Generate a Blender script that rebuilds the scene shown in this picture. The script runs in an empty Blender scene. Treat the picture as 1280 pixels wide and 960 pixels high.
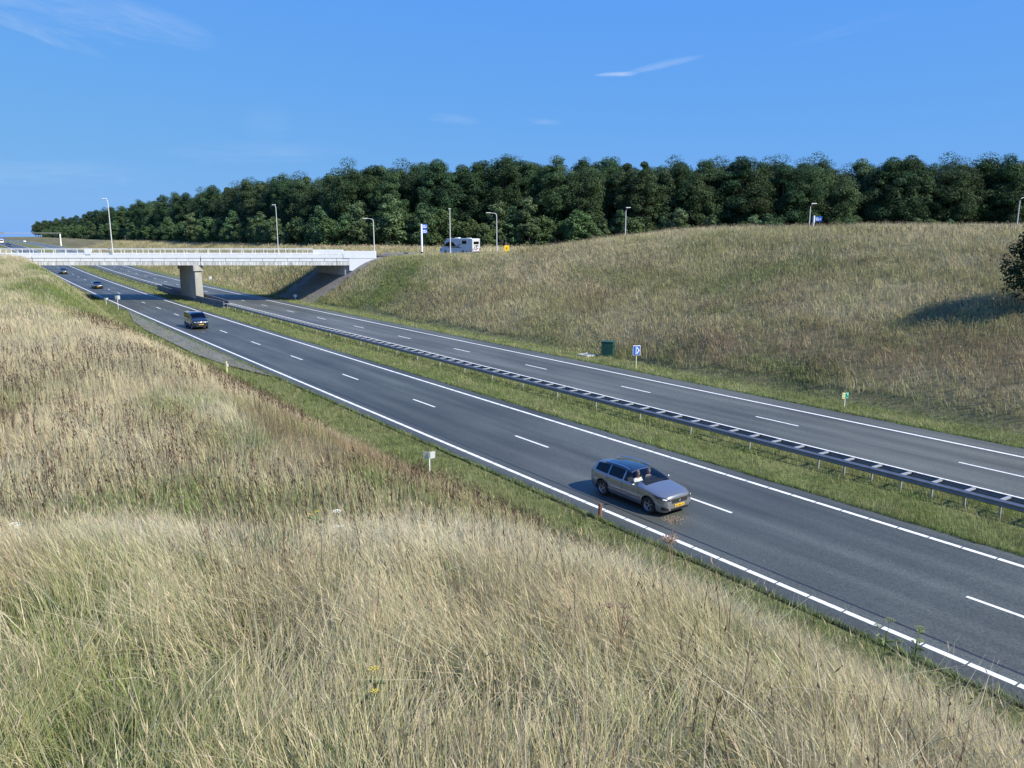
import bpy, bmesh, math, random
import numpy as np
from mathutils import Vector, Matrix
from mathutils.bvhtree import BVHTree
R = math.radians
random.seed(7)
rng = np.random.default_rng(11)
scene = bpy.context.scene
COL = scene.collection

# ------------------------------------------------------------------ frame of reference
TH = R(35.37)                 # the motorway runs away from the viewer, turned left by this angle
ST, CT = math.sin(TH), math.cos(TH)
CAMH = 11.0
FPX = 962.0
PITCH = math.atan(188 / FPX)
SUN_AZ = math.atan2(0.87, -0.50)    # clockwise from +Y (towards +X)
SUN_EL = R(42)

def P(s, D):                  # motorway coordinates -> world
    return (-ST * s + CT * D, CT * s + ST * D)
def SD(X, Y):
    return (-ST * X + CT * Y, CT * X + ST * Y)
def at(px, py, Y):            # point of the photograph at distance Y in front of the viewer
    x = px - 640; u = -(py - 480)
    r = (x, FPX * math.cos(PITCH) + u * math.sin(PITCH), u * math.cos(PITCH) - FPX * math.sin(PITCH))
    t = Y / r[1]
    return Vector((r[0] * t, Y, CAMH + r[2] * t))

# ------------------------------------------------------------------ numpy noise
def _hash(ix, iy, seed):
    h = (ix.astype(np.int64) * 374761393 + iy.astype(np.int64) * 668265263 + seed * 1274126177) & 0x7fffffff
    h = ((h ^ (h >> 13)) * 1274126177) & 0x7fffffff
    return ((h ^ (h >> 16)) & 0xffff) / 65535.0
def vn(x, y, seed=0):
    x = np.asarray(x, float); y = np.asarray(y, float)
    ix = np.floor(x); iy = np.floor(y); fx = x - ix; fy = y - iy
    fx = fx * fx * (3 - 2 * fx); fy = fy * fy * (3 - 2 * fy)
    a = _hash(ix, iy, seed); b = _hash(ix + 1, iy, seed); c = _hash(ix, iy + 1, seed); d = _hash(ix + 1, iy + 1, seed)
    return (a * (1 - fx) + b * fx) * (1 - fy) + (c * (1 - fx) + d * fx) * fy
def fbm(x, y, seed=0, o=4):
    t = 0; a = .5; n = 0
    for k in range(o):
        t = t + a * vn(x * 2 ** k, y * 2 ** k, seed + k * 17); n += a; a *= .5
    return t / n
def sstep(a, b, x):
    t = np.clip((np.asarray(x, float) - a) / (b - a), 0, 1)
    return t * t * (3 - 2 * t)
def smin(a, b, k):
    h = np.clip(.5 + .5 * (b - a) / k, 0, 1)
    return b * (1 - h) + a * h - k * h * (1 - h)
def smax(a, b, k): return -smin(-a, -b, k)

# ------------------------------------------------------------------ road profile and terrain
_ss = np.array([-3000., -200, -100] + list(np.arange(-50, 241, 10.)) + [300, 366, 460, 565, 700, 1000, 4000])
_u = _ss / 100
_zz = -.01 - .22 * _u - .15 * _u ** 2 + .13 * _u ** 3
_zz[:3] = [.2, .15, .1]
_zz[-7:] = [1.45, 3.0, 4.4, 4.9, 5.0, 5.0, 5.0]
_m = np.gradient(_zz, _ss)
def zr(s):
    s = np.asarray(s, float)
    i = np.clip(np.searchsorted(_ss, s) - 1, 0, len(_ss) - 2)
    h = _ss[i + 1] - _ss[i]; t = np.clip((s - _ss[i]) / h, 0, 1)
    return ((1 + 2 * t) * (1 - t) ** 2 * _zz[i] + t * (1 - t) ** 2 * h * _m[i] + t * t * (3 - 2 * t) * _zz[i + 1] + t * t * (t - 1) * h * _m[i + 1])

A0, A1, B0, B1 = 19.45, 29.10, 34.95, 44.40      # pavement edges of the two carriageways
LINE_A, LINE_B, LINE_C0, LINE_C1 = 20.33, 28.15, 35.70, 42.57
DECK_Y0, DECK_Y1 = 130.0, 141.0

def terrain(s, D):
    s = np.asarray(s, float); D = np.asarray(D, float)
    X = -ST * s + CT * D; Y = CT * s + ST * D
    z0 = zr(s)
    corr = 1 - sstep(8, 17, np.abs(Y - 135.5))                    # embankment of the crossing road
    # left plateau
    pl = np.interp(s, [-80, 0, 60, 105, 150, 190, 240, 330, 500], [4.8, 4.6, 5.0, 5.8, 6.9, 5.0, 2.6, 3.2, 5.3]) + (fbm(X / 9, Y / 9, 3) - .5) * .8
    pl = pl * (1 - corr) + 7.15 * corr
    emb = 8.0 - .11 * (Y - 3) - .75 * np.maximum(Y - 8.4, 0) - 0.25 * np.maximum(1 - Y, 0) * (Y < 1)   # railway embankment
    emb = np.where(Y < -6, 8.0 + 0 * Y, emb)
    pl = smax(pl, emb, .3)
    lb = 16.3 + .25 * (1 - sstep(14, 30, s)) - .3 * sstep(60, 75, s) - 0.6 * sstep(55, 75, s) * (1 - sstep(92, 112, s)) + .6 * sstep(100, 125, s)
    slL = np.interp(s, [-50, 12, 34, 80, 112, 150, 200, 300], [.63, .635, .55, .50, .80, .84, .5, .35])
    left = z0 - .12 + slL * np.maximum(lb - D, 0) ** (1.025 + .035 * sstep(15, 40, s))
    left = smin(left, pl, 1.3)
    # right hill
    zc = np.interp(s, [-200, 0, 28, 56, 68, 75, 84, 93, 104, 114, 140, 300, 400, 600], [10.2, 11.0, 11.15, 11.4, 11.1, 10.5, 9.2, 7.9, 7.4, 7.3, 7.8, 8.0, 7.5, 6.5])
    back = sstep(103, 120, Y)
    pr = zc * (1 - back) + 7.6 * back
    pr = pr * (1 - corr) + 7.15 * corr
    pr = pr + (fbm(X / 14, Y / 14, 9) - .5) * .9 * (1 - corr)
    slR = np.interp(s, [-100, 30, 65, 84, 100, 114, 138, 170, 260, 400], [.40, .43, .45, .55, .70, .90, .92, .55, .4, .3])
    rb = 47.2 + 1.5 * np.exp(-((s - 53) / 7) ** 2)
    ramp = np.maximum(D - rb, 0)
    right = z0 - .10 + .9 * (1 - np.exp(-ramp / 2.2)) * sstep(120, 90, s) + slR * ramp * (.94 - .12 * np.exp(-ramp / 4))
    right = smin(right, pr, 2.0)
    z = np.where(D < 31, left, right)
    # carriageways and median
    med = z0 - .05 + .05 * np.sin((D - 29) / 6 * math.pi)
    z = np.where((D > A1 - .05) & (D < B0 + .05), med, z)
    under = ((D > A0 + .12) & (D < A1 - .12)) | ((D > B0 + .12) & (D < B1 - .12))
    edge = ((np.abs(D - A0) < .13) | (np.abs(D - A1) < .13) | (np.abs(D - B0) < .13) | (np.abs(D - B1) < .13))
    z = np.where(edge, z0 - .03, z)
    z = np.where(under, z0 - .35, z)
    return z
def ground(X, Y):
    s, D = SD(np.asarray(X, float), np.asarray(Y, float)); return terrain(s, D)
def gz(X, Y): return float(ground(X, Y))

# ------------------------------------------------------------------ materials
def s2l(c):
    return tuple(((v / 255) / 12.92 if v / 255 <= .04045 else (((v / 255) + .055) / 1.055) ** 2.4) for v in c)
def mat(name, color=(.5, .5, .5), rough=.6, metal=0., spec=.5, noise=None, bump=None, emit=None, coat=0):
    m = bpy.data.materials.new(name); m.use_nodes = True
    nt = m.node_tree; b = nt.nodes['Principled BSDF']
    b.inputs['Base Color'].default_value = (*color, 1); b.inputs['Roughness'].default_value = rough
    b.inputs['Metallic'].default_value = metal; b.inputs['Specular IOR Level'].default_value = spec
    b.inputs['Coat Weight'].default_value = coat
    if noise or bump:
        tc = nt.nodes.new('ShaderNodeTexCoord')
    if noise:
        sc, amt = noise[:2]
        nz = nt.nodes.new('ShaderNodeTexNoise'); nz.inputs['Scale'].default_value = sc; nz.inputs['Detail'].default_value = 6
        mp = nt.nodes.new('ShaderNodeMapping'); mp.inputs['Scale'].default_value = noise[2] if len(noise) > 2 else (1, 1, 1)
        nt.links.new(tc.outputs['Object'], mp.inputs[0]); nt.links.new(mp.outputs[0], nz.inputs['Vector'])
        cr = nt.nodes.new('ShaderNodeValToRGB')
        cr.color_ramp.elements[0].position = .3; cr.color_ramp.elements[1].position = .7
        cr.color_ramp.elements[0].color = (*[v * (1 - amt) for v in color], 1)
        cr.color_ramp.elements[1].color = (*[min(1, v * (1 + amt)) for v in color], 1)
        nt.links.new(nz.outputs['Fac'], cr.inputs[0]); nt.links.new(cr.outputs[0], b.inputs['Base Color'])
    if bump:
        n2 = nt.nodes.new('ShaderNodeTexNoise'); n2.inputs['Scale'].default_value = bump[0]; n2.inputs['Detail'].default_value = 5
        nt.links.new(tc.outputs['Object'], n2.inputs['Vector'])
        bp = nt.nodes.new('ShaderNodeBump'); bp.inputs['Strength'].default_value = bump[1]; bp.inputs['Distance'].default_value = .02
        nt.links.new(n2.outputs['Fac'], bp.inputs['Height']); nt.links.new(bp.outputs[0], b.inputs['Normal'])
    return m

def leafy(name, trans=.3, rough=.6, spec=.2):
    m = bpy.data.materials.new(name); m.use_nodes = True; nt = m.node_tree; nt.nodes.clear()
    out = nt.nodes.new('ShaderNodeOutputMaterial'); at_ = nt.nodes.new('ShaderNodeAttribute'); at_.attribute_name = 'Col'
    oi = nt.nodes.new('ShaderNodeObjectInfo')
    hs = nt.nodes.new('ShaderNodeHueSaturation')
    mr = nt.nodes.new('ShaderNodeMapRange'); mr.inputs[3].default_value = .82; mr.inputs[4].default_value = 1.18
    mh = nt.nodes.new('ShaderNodeMapRange'); mh.inputs[3].default_value = .492; mh.inputs[4].default_value = .522
    nt.links.new(oi.outputs['Random'], mr.inputs[0]); nt.links.new(mr.outputs[0], hs.inputs['Value'])
    ml = nt.nodes.new('ShaderNodeMath'); ml.operation = 'MULTIPLY'; ml.inputs[1].default_value = 7.31
    fr = nt.nodes.new('ShaderNodeMath'); fr.operation = 'FRACT'
    nt.links.new(oi.outputs['Random'], ml.inputs[0]); nt.links.new(ml.outputs[0], fr.inputs[0]); nt.links.new(fr.outputs[0], mh.inputs[0]); nt.links.new(mh.outputs[0], hs.inputs['Hue'])
    nt.links.new(at_.outputs['Color'], hs.inputs['Color'])
    df = nt.nodes.new('ShaderNodeBsdfPrincipled'); df.inputs['Roughness'].default_value = rough; df.inputs['Specular IOR Level'].default_value = spec
    tr = nt.nodes.new('ShaderNodeBsdfTranslucent'); mx = nt.nodes.new('ShaderNodeMixShader'); mx.inputs[0].default_value = trans
    nt.links.new(hs.outputs[0], df.inputs['Base Color']); nt.links.new(hs.outputs[0], tr.inputs['Color'])
    nt.links.new(df.outputs[0], mx.inputs[1]); nt.links.new(tr.outputs[0], mx.inputs[2]); nt.links.new(mx.outputs[0], out.inputs[0])
    return m

def glassmat(name, tint=(.25, .28, .3), rough=.02):
    m = bpy.data.materials.new(name); m.use_nodes = True; nt = m.node_tree; nt.nodes.clear()
    out = nt.nodes.new('ShaderNodeOutputMaterial'); t = nt.nodes.new('ShaderNodeBsdfTransparent'); t.inputs[0].default_value = (*tint, 1)
    g = nt.nodes.new('ShaderNodeBsdfGlossy'); g.inputs['Roughness'].default_value = rough
    fr = nt.nodes.new('ShaderNodeFresnel'); fr.inputs['IOR'].default_value = 1.5
    mx = nt.nodes.new('ShaderNodeMixShader')
    nt.links.new(fr.outputs[0], mx.inputs[0]); nt.links.new(t.outputs[0], mx.inputs[1]); nt.links.new(g.outputs[0], mx.inputs[2]); nt.links.new(mx.outputs[0], out.inputs[0])
    return m

def asphalt(name, base=(.066, .073, .064), left=True, wear=.25):
    m = bpy.data.materials.new(name); m.use_nodes = True; nt = m.node_tree; b = nt.nodes['Principled BSDF']
    N = nt.nodes.new; L = nt.links.new
    tc = N('ShaderNodeTexCoord')
    def noise(sc, scl, det=5, lo=.3, hi=.7):
        mp = N('ShaderNodeMapping'); mp.inputs['Scale'].default_value = scl; L(tc.outputs['Object'], mp.inputs[0])
        n = N('ShaderNodeTexNoise'); n.inputs['Scale'].default_value = sc; n.inputs['Detail'].default_value = det; L(mp.outputs[0], n.inputs['Vector'])
        r = N('ShaderNodeMapRange'); r.inputs[1].default_value = lo; r.inputs[2].default_value = hi; L(n.outputs['Fac'], r.inputs[0]); return r.outputs[0]
    def mul(a, lo, hi):
        r = N('ShaderNodeMapRange'); r.inputs[3].default_value = lo; r.inputs[4].default_value = hi; L(a, r.inputs[0]); return r.outputs[0]
    fine = mul(noise(16, (1, 1, 1), 4, .25, .75), .55, 1.45)
    streak = mul(noise(1.0, (1.1, .045, 1), 6, .3, .7), .72, 1.28)
    blot = mul(noise(.25, (1, .35, 1), 5, .35, .65), .80, 1.2)
    prod = N('ShaderNodeMath'); prod.operation = 'MULTIPLY'; L(fine, prod.inputs[0]); L(streak, prod.inputs[1])
    p2 = N('ShaderNodeMath'); p2.operation = 'MULTIPLY'; L(prod.outputs[0], p2.inputs[0]); L(blot, p2.inputs[1])
    # wheel tracks polished into the lanes, across the carriageway (object X)
    sx = N('ShaderNodeSeparateXYZ'); L(tc.outputs['Object'], sx.inputs[0])
    rp = N('ShaderNodeValToRGB'); rp.color_ramp.interpolation = 'B_SPLINE'
    mr = N('ShaderNodeMapRange'); lo, hi = (A0, A1) if left else (B0, B1)
    mr.inputs[1].default_value = lo; mr.inputs[2].default_value = hi; L(sx.outputs[0], mr.inputs[0]); L(mr.outputs[0], rp.inputs[0])
    es = rp.color_ramp.elements
    tracks = [(0, 1), (.08, 1.02), (.15, .98), (.20, .78), (.27, 1.06), (.33, 1.05), (.40, .82), (.47, 1.08), (.53, 1.1), (.60, .90), (.68, 1.06), (.76, 1.05), (.82, .92), (.9, 1.05), (1, 1)]
    if not left: tracks = [(1 - a, v) for a, v in tracks][::-1]
    while len(es) < len(tracks): es.new(.5)
    for e, (p, v) in zip(sorted(es, key=lambda q: q.position), tracks):
        e.position = p; e.color = (v * .5, v * .5, v * .5, 1)
    for e, (p, v) in zip(es, tracks):
        e.position = p; e.color = (v * .5, v * .5, v * .5, 1)
    p3 = N('ShaderNodeMath'); p3.operation = 'MULTIPLY'; L(p2.outputs[0], p3.inputs[0]); L(rp.outputs[0], p3.inputs[1])
    p4 = N('ShaderNodeMath'); p4.operation = 'MULTIPLY'; p4.inputs[1].default_value = 2.0; L(p3.outputs[0], p4.inputs[0])
    vm = N('ShaderNodeVectorMath'); vm.operation = 'SCALE'; vm.inputs[0].default_value = base; L(p4.outputs[0], vm.inputs['Scale'])
    L(vm.outputs[0], b.inputs['Base Color']); b.inputs['Roughness'].default_value = .55; b.inputs['Specular IOR Level'].default_value = .5
    n2 = N('ShaderNodeTexNoise'); n2.inputs['Scale'].default_value = 70; L(tc.outputs['Object'], n2.inputs['Vector'])
    bp = N('ShaderNodeBump'); bp.inputs['Strength'].default_value = .5; bp.inputs['Distance'].default_value = .01; L(n2.outputs['Fac'], bp.inputs['Height']); L(bp.outputs[0], b.inputs['Normal'])
    return m

M = {}
M['asphalt_l'] = asphalt('asphalt near carriageway', left=True)
M['asphalt_r'] = asphalt('asphalt far carriageway', base=(.090, .097, .084), left=False)
M['asphalt_plain'] = mat('plain asphalt', (.10, .10, .10), .8, noise=(1.2, .25), bump=(60, .4))
M['layby'] = mat('lay-by asphalt', (.15, .15, .145), .85, noise=(.5, .14), bump=(60, .3))
M['paint'] = mat('road paint', (.74, .75, .74), .6, noise=(5, .14))
M['seam'] = mat('bitumen seam', (.022, .024, .03), .5, noise=(2, .3))
M['white_conc'] = mat('white painted concrete', (.80, .825, .83), .6, noise=(.8, .05))
M['stained'] = mat('stained concrete', (.62, .62, .59), .8, noise=(2.6, .45, (1.6, 1, .25)))
M['conc'] = mat('grey concrete', (.36, .35, .32), .85, noise=(1.2, .18, (1, 1, .4)), bump=(20, .2))
M['dark_conc'] = mat('shade-darkened barrier concrete', (.13, .14, .16), .8, noise=(1.5, .35))  # dark blue-grey: the shade on the wall is put into its colour
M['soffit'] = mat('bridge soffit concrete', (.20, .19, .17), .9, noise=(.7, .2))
M['rail_white'] = mat('white railing paint', (.82, .84, .84), .45)
M['galv'] = mat('galvanised steel', (.24, .25, .27), .45, metal=.45, noise=(3, .15))
M['galv_light'] = mat('pale galvanised bracket', (.38, .40, .42), .5, metal=.3)
M['galv_dull'] = mat('dull galvanised steel', (.30, .31, .31), .6, metal=.3, noise=(3, .15))
M['pole'] = mat('grey lamp pole', (.62, .63, .62), .5, metal=.2)
M['lamp_head'] = mat('lamp housing', (.75, .75, .74), .4)
M['black'] = mat('black plastic', (.015, .015, .016), .55)
M['rubber'] = mat('tyre rubber', (.02, .02, .021), .8)
M['rim'] = mat('alloy rim', (.34, .35, .37), .35, metal=.8)
M['silver'] = mat('silver blue car paint', (.25, .265, .29), .28, metal=.65, coat=.7)
M['black_paint'] = mat('black car paint', (.012, .013, .016), .18, coat=1)
M['navy_paint'] = mat('dark blue van paint', (.012, .016, .03), .18, coat=1)
M['grey_paint'] = mat('dark grey car paint', (.05, .053, .06), .25, metal=.4, coat=1)
M['white_paint'] = mat('white vehicle paint', (.78, .79, .80), .3, coat=.5)
M['dark_chrome'] = mat('dark chrome', (.10, .10, .11), .3, metal=.6)
M['chrome'] = mat('chrome trim', (.75, .76, .78), .15, metal=1)
M['glass'] = glassmat('car glass', (.80, .85, .84))
M['dark_glass'] = glassmat('tinted car glass', (.025, .03, .035))
M['roof_glass'] = mat('panoramic roof glass', (.008, .012, .018), .12, coat=1, spec=.7)
M['lamp_glass'] = mat('headlamp lens', (.035, .037, .042), .3, coat=.3)
M['lamp_bright'] = mat('lamp reflector', (.85, .87, .9), .3)
M['tail_red'] = mat('tail lamp red', (.35, .015, .012), .25, coat=1)
M['plate'] = mat('yellow plate', (.80, .50, .02), .5)
M['plate_ink'] = mat('plate lettering', (.02, .02, .02), .6)
M['seat'] = mat('dark seat cloth', (.03, .03, .034), .9)
M['skin'] = mat('skin', (.45, .27, .20), .6)
M['hair'] = mat('grey brown hair', (.10, .08, .06), .7)
M['shirt'] = mat('white shirt cloth', (.85, .85, .84), .85)
M['blue'] = mat('blue sign face', (.02, .12, .50), .4)
M['sign_white'] = mat('sign white', (.82, .84, .86), .45)
M['sign_back'] = mat('bare aluminium sign back', (.55, .59, .62), .45, metal=.2)
M['yellow'] = mat('yellow sign face', (.85, .58, .01), .45)
M['green_sign'] = mat('green sign face', (.0, .30, .20), .45)
M['lime'] = mat('pale yellow sign panel', (.72, .72, .36), .5)
M['cab_green'] = mat('dark green cabinet', (.012, .075, .055), .55, noise=(3, .2))
M['slab'] = mat('pale concrete slab', (.50, .50, .47), .85, noise=(4, .15))
M['brown_wood'] = mat('weathered brown post', (.16, .085, .055), .85, noise=(8, .3, (3, 3, .5)))
M['bark'] = mat('tree bark', (.085, .07, .055), .9, noise=(3, .4, (3, 3, .4)))
M['leaf'] = leafy('tree leaves', .22, .62, .15)
M['grass'] = leafy('grass blades', .28, .7, .1)
M['weed'] = leafy('weed', .2, .8, .1)
for k in ('grass', 'weed'):
    for n in M[k].node_tree.nodes:
        if n.bl_idname == 'ShaderNodeMapRange':
            n.inputs[3].default_value = 1.0 if n.inputs[3].default_value > .6 else .5
            n.inputs[4].default_value = 1.0 if n.inputs[4].default_value > .6 else .5

# ------------------------------------------------------------------ object helpers
def tag(o, label=None, cat=None, group=None, kind=None):
    if label: o['label'] = label
    if cat: o['category'] = cat
    if group: o['group'] = group
    if kind: o['kind'] = kind
    return o
def empty(name, loc=(0, 0, 0), rz=0., label=None, cat=None, group=None):
    o = bpy.data.objects.new(name, None); COL.objects.link(o); o.location = loc; o.rotation_euler = (0, 0, rz)
    o.empty_display_size = .3
    return tag(o, label, cat, group)
def copy_tree(o, parent=None):
    c = o.copy(); COL.objects.link(c)
    if parent is not None: c.parent = parent
    for ch in list(o.children): copy_tree(ch, c)
    return c

class MB:
    def __init__(self): self.v = []; self.f = []
    def add(self, vs, fs):
        n = len(self.v); self.v += [tuple(p) for p in vs]; self.f += [tuple(i + n for i in f) for f in fs]; return self
    def box(self, x0, x1, y0, y1, z0, z1, rz=0, c=None):
        vs = [(x, y, z) for z in (z0, z1) for x, y in ((x0, y0), (x1, y0), (x1, y1), (x0, y1))]
        if rz:
            c = c or ((x0 + x1) / 2, (y0 + y1) / 2)
            vs = [(c[0] + (x - c[0]) * math.cos(rz) - (y - c[1]) * math.sin(rz), c[1] + (x - c[0]) * math.sin(rz) + (y - c[1]) * math.cos(rz), z) for x, y, z in vs]
        return self.add(vs, [(3, 2, 1, 0), (4, 5, 6, 7), (0, 1, 5, 4), (1, 2, 6, 5), (2, 3, 7, 6), (3, 0, 4, 7)])
    def tube(self, pts, rad, n=8, cap=True):
        pts = [Vector(p) for p in pts]; rad = rad if hasattr(rad, '__len__') else [rad] * len(pts)
        vs = []; fs = []
        for i, p in enumerate(pts):
            d = (pts[min(i + 1, len(pts) - 1)] - pts[max(i - 1, 0)]).normalized()
            a = Vector((0, 0, 1)) if abs(d.z) < .9 else Vector((1, 0, 0))
            u = d.cross(a).normalized(); w = d.cross(u)
            for k in range(n):
                an = 2 * math.pi * k / n
                vs.append(p + (u * math.cos(an) + w * math.sin(an)) * rad[i])
        for i in range(len(pts) - 1):
            for k in range(n):
                k2 = (k + 1) % n; fs.append((i * n + k, i * n + k2, (i + 1) * n + k2, (i + 1) * n + k))
        if cap:
            fs.append(tuple(range(n))[::-1]); fs.append(tuple((len(pts) - 1) * n + k for k in range(n)))
        return self.add(vs, fs)
    def prism(self, poly, axis, a, b):         # 2-D outline pushed along an axis
        n = len(poly); vs = []
        for t in (a, b):
            for p, q in poly:
                vs.append({'x': (t, p, q), 'y': (p, t, q), 'z': (p, q, t)}[axis])
        fs = [tuple(range(n)), tuple(range(2 * n - 1, n - 1, -1))] + [(i, i + n, (i + 1) % n + n, (i + 1) % n) for i in range(n)]
        return self.add(vs, fs)
    def lathe(self, prof, axis='x', n=24, c=(0, 0, 0)):
        vs = []; fs = []; m = len(prof)
        for k in range(n):
            an = 2 * math.pi * k / n; ca, sa = math.cos(an), math.sin(an)
            for r, t in prof:
                vs.append({'x': (c[0] + t, c[1] + r * ca, c[2] + r * sa), 'z': (c[0] + r * ca, c[1] + r * sa, c[2] + t), 'y': (c[0] + r * ca, c[1] + t, c[2] + r * sa)}[axis])
        for k in range(n):
            for j in range(m - 1):
                fs.append((k * m + j, ((k + 1) % n) * m + j, ((k + 1) % n) * m + j + 1, k * m + j + 1))
        return self.add(vs, fs)
    def build(self, name, material, parent=None, loc=None, smooth=None, bevel=0, fix=True):
        me = bpy.data.meshes.new(name); me.from_pydata(self.v, [], self.f); me.validate()
        if fix or bevel:
            bm = bmesh.new(); bm.from_mesh(me)
            if bevel:
                bmesh.ops.bevel(bm, geom=list(bm.edges), offset=bevel, segments=2, affect='EDGES', profile=.5, clamp_overlap=True)
            bmesh.ops.recalc_face_normals(bm, faces=bm.faces); bm.to_mesh(me); bm.free()
        me.materials.append(material)
        o = bpy.data.objects.new(name, me); COL.objects.link(o)
        if parent is not None: o.parent = parent
        if loc is not None: o.location = loc
        if smooth is not None:
            me.polygons.foreach_set('use_smooth', [True] * len(me.polygons)); me.set_sharp_from_angle(angle=R(smooth))
        return o
def ob(name, me, parent=None, loc=(0, 0, 0), rz=0):
    o = bpy.data.objects.new(name, me); COL.objects.link(o); o.location = loc; o.rotation_euler = (0, 0, rz)
    if parent is not None: o.parent = parent
    return o
def fastmesh(name, V, T, C=None):             # big triangle meshes from numpy arrays
    me = bpy.data.meshes.new(name)
    me.vertices.add(len(V)); me.vertices.foreach_set('co', np.ascontiguousarray(V, np.float32).ravel())
    T = np.ascontiguousarray(T, np.int32)
    me.loops.add(T.size); me.loops.foreach_set('vertex_index', T.ravel())
    me.polygons.add(len(T)); me.polygons.foreach_set('loop_start', np.arange(len(T), dtype=np.int32) * T.shape[1])
    if C is not None:
        a = me.color_attributes.new('Col', 'FLOAT_COLOR', 'POINT')
        c4 = np.ones((len(V), 4), np.float32); c4[:, :3] = C; a.data.foreach_set('color', c4.ravel())
    me.update(calc_edges=True)
    return me

# ------------------------------------------------------------------ world, sun, camera
w = bpy.data.worlds.new('World'); scene.world = w; w.use_nodes = True
nt = w.node_tree; N = nt.nodes.new; L = nt.links.new
bg = nt.nodes['Background']; bg.inputs[1].default_value = .10
sky = N('ShaderNodeTexSky'); sky.sky_type = 'NISHITA'; sky.sun_disc = False
sky.sun_elevation = SUN_EL; sky.sun_rotation = SUN_AZ; sky.air_density = 1.0; sky.dust_density = .4; sky.ozone_density = 1.6; sky.altitude = 50
def mth(op, a, b=None):
    n = N('ShaderNodeMath'); n.operation = op
    for i, v in enumerate((a, b)):
        if v is None: continue
        if isinstance(v, (int, float)): n.inputs[i].default_value = v
        else: L(v, n.inputs[i])
    return n.outputs[0]
ssp = N('ShaderNodeSeparateColor'); L(sky.outputs[0], ssp.inputs[0]); scb = N('ShaderNodeCombineColor')
for k, (ex, mu) in enumerate(((.47, .61), (.27, 1.87), (-.12, 7.6))):   # clear summer air: a deep, even blue
    L(mth('MULTIPLY', mth('POWER', ssp.outputs[k], ex), mu), scb.inputs[k])
tc = N('ShaderNodeTexCoord')
sep = N('ShaderNodeSeparateXYZ'); L(tc.outputs['Generated'], sep.inputs[0])
def mth(op, a, b=None):
    n = N('ShaderNodeMath'); n.operation = op
    for i, v in enumerate((a, b)):
        if v is None: continue
        if isinstance(v, (int, float)): n.inputs[i].default_value = v
        else: L(v, n.inputs[i])
    return n.outputs[0]
az = mth('ARCTAN2', sep.outputs[0], sep.outputs[1]); el = mth('ARCSINE', sep.outputs[2])
def wisp(px, py, half_l, half_w, slope, amt, nscale, seed):
    d = at(px, py, 100) - Vector((0, 0, CAMH)); d.normalize()
    a0 = math.atan2(d.x, d.y); e0 = math.asin(d.z); k = 1 / 980
    da = mth('SUBTRACT', az, a0); de = mth('SUBTRACT', el, e0)
    c, s_ = math.cos(slope), math.sin(slope)
    u = mth('ADD', mth('MULTIPLY', da, c), mth('MULTIPLY', de, s_)); v = mth('SUBTRACT', mth('MULTIPLY', de, c), mth('MULTIPLY', da, s_))
    comb = N('ShaderNodeCombineXYZ'); L(mth('MULTIPLY', u, 25.0), comb.inputs[0]); L(mth('MULTIPLY', v, 130.0), comb.inputs[1]); comb.inputs[2].default_value = seed
    nz = N('ShaderNodeTexNoise'); nz.inputs['Scale'].default_value = nscale; nz.inputs['Detail'].default_value = 6; nz.inputs['Roughness'].default_value = .6; nz.inputs['Distortion'].default_value = .4
    L(comb.outputs[0], nz.inputs['Vector'])
    wob = mth('MULTIPLY', mth('SUBTRACT', nz.outputs['Fac'], .5), half_w * k * 1.6)
    v2 = mth('DIVIDE', mth('ADD', v, wob), half_w * k); u2 = mth('DIVIDE', u, half_l * k)
    r2 = mth('ADD', mth('MULTIPLY', u2, u2), mth('MULTIPLY', v2, v2))
    m = mth('MAXIMUM', mth('SUBTRACT', 1.0, r2), 0.0)
    t = mth('MULTIPLY', m, mth('MULTIPLY', mth('MAXIMUM', mth('SUBTRACT', nz.outputs['Fac'], .28), 0.0), 2.2))
    return mth('MULTIPLY', t, amt)
tot = None
for a in ((770, 93, 28, 3.2, 0.02, .75, 1.0, 1), (832, 80, 50, 4.5, .16, .30, 1.0, 2), (568, 149, 34, 7, -.1, .16, 1.0, 3), (680, 152, 24, 4, -.08, .18, 1, 4),
          (95, 12, 150, 22, -.14, .17, .8, 5), (45, 38, 70, 8, -.3, .2, .8, 6), (200, 24, 60, 12, -.25, .16, .8, 9), (335, 152, 34, 22, 0, .06, .8, 7), (1060, 36, 70, 6, .2, .06, .8, 8), (330, 190, 120, 14, 0.03, .10, .8, 11), (60, 215, 120, 14, 0.02, .14, .8, 12)):
    t = wisp(*a); tot = t if tot is None else mth('ADD', tot, t)
tot = mth('MINIMUM', tot, .8)
mx = N('ShaderNodeMix'); mx.data_type = 'RGBA'; mx.inputs[7].default_value = (5.4, 6.2, 7.2, 1)
L(tot, mx.inputs[0]); L(scb.outputs[0], mx.inputs[6]); L(mx.outputs[2], bg.inputs[0])

sl = bpy.data.lights.new('sun', 'SUN'); sl.energy = 5.0; sl.angle = R(.53); sl.color = (1, .925, .79)
so = bpy.data.objects.new('sun', sl); COL.objects.link(so)
sdir = Vector((math.sin(SUN_AZ) * math.cos(SUN_EL), math.cos(SUN_AZ) * math.cos(SUN_EL), math.sin(SUN_EL)))
so.rotation_euler = (-sdir).to_track_quat('-Z', 'Y').to_euler(); so.location = (60, -40, 80)

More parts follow.
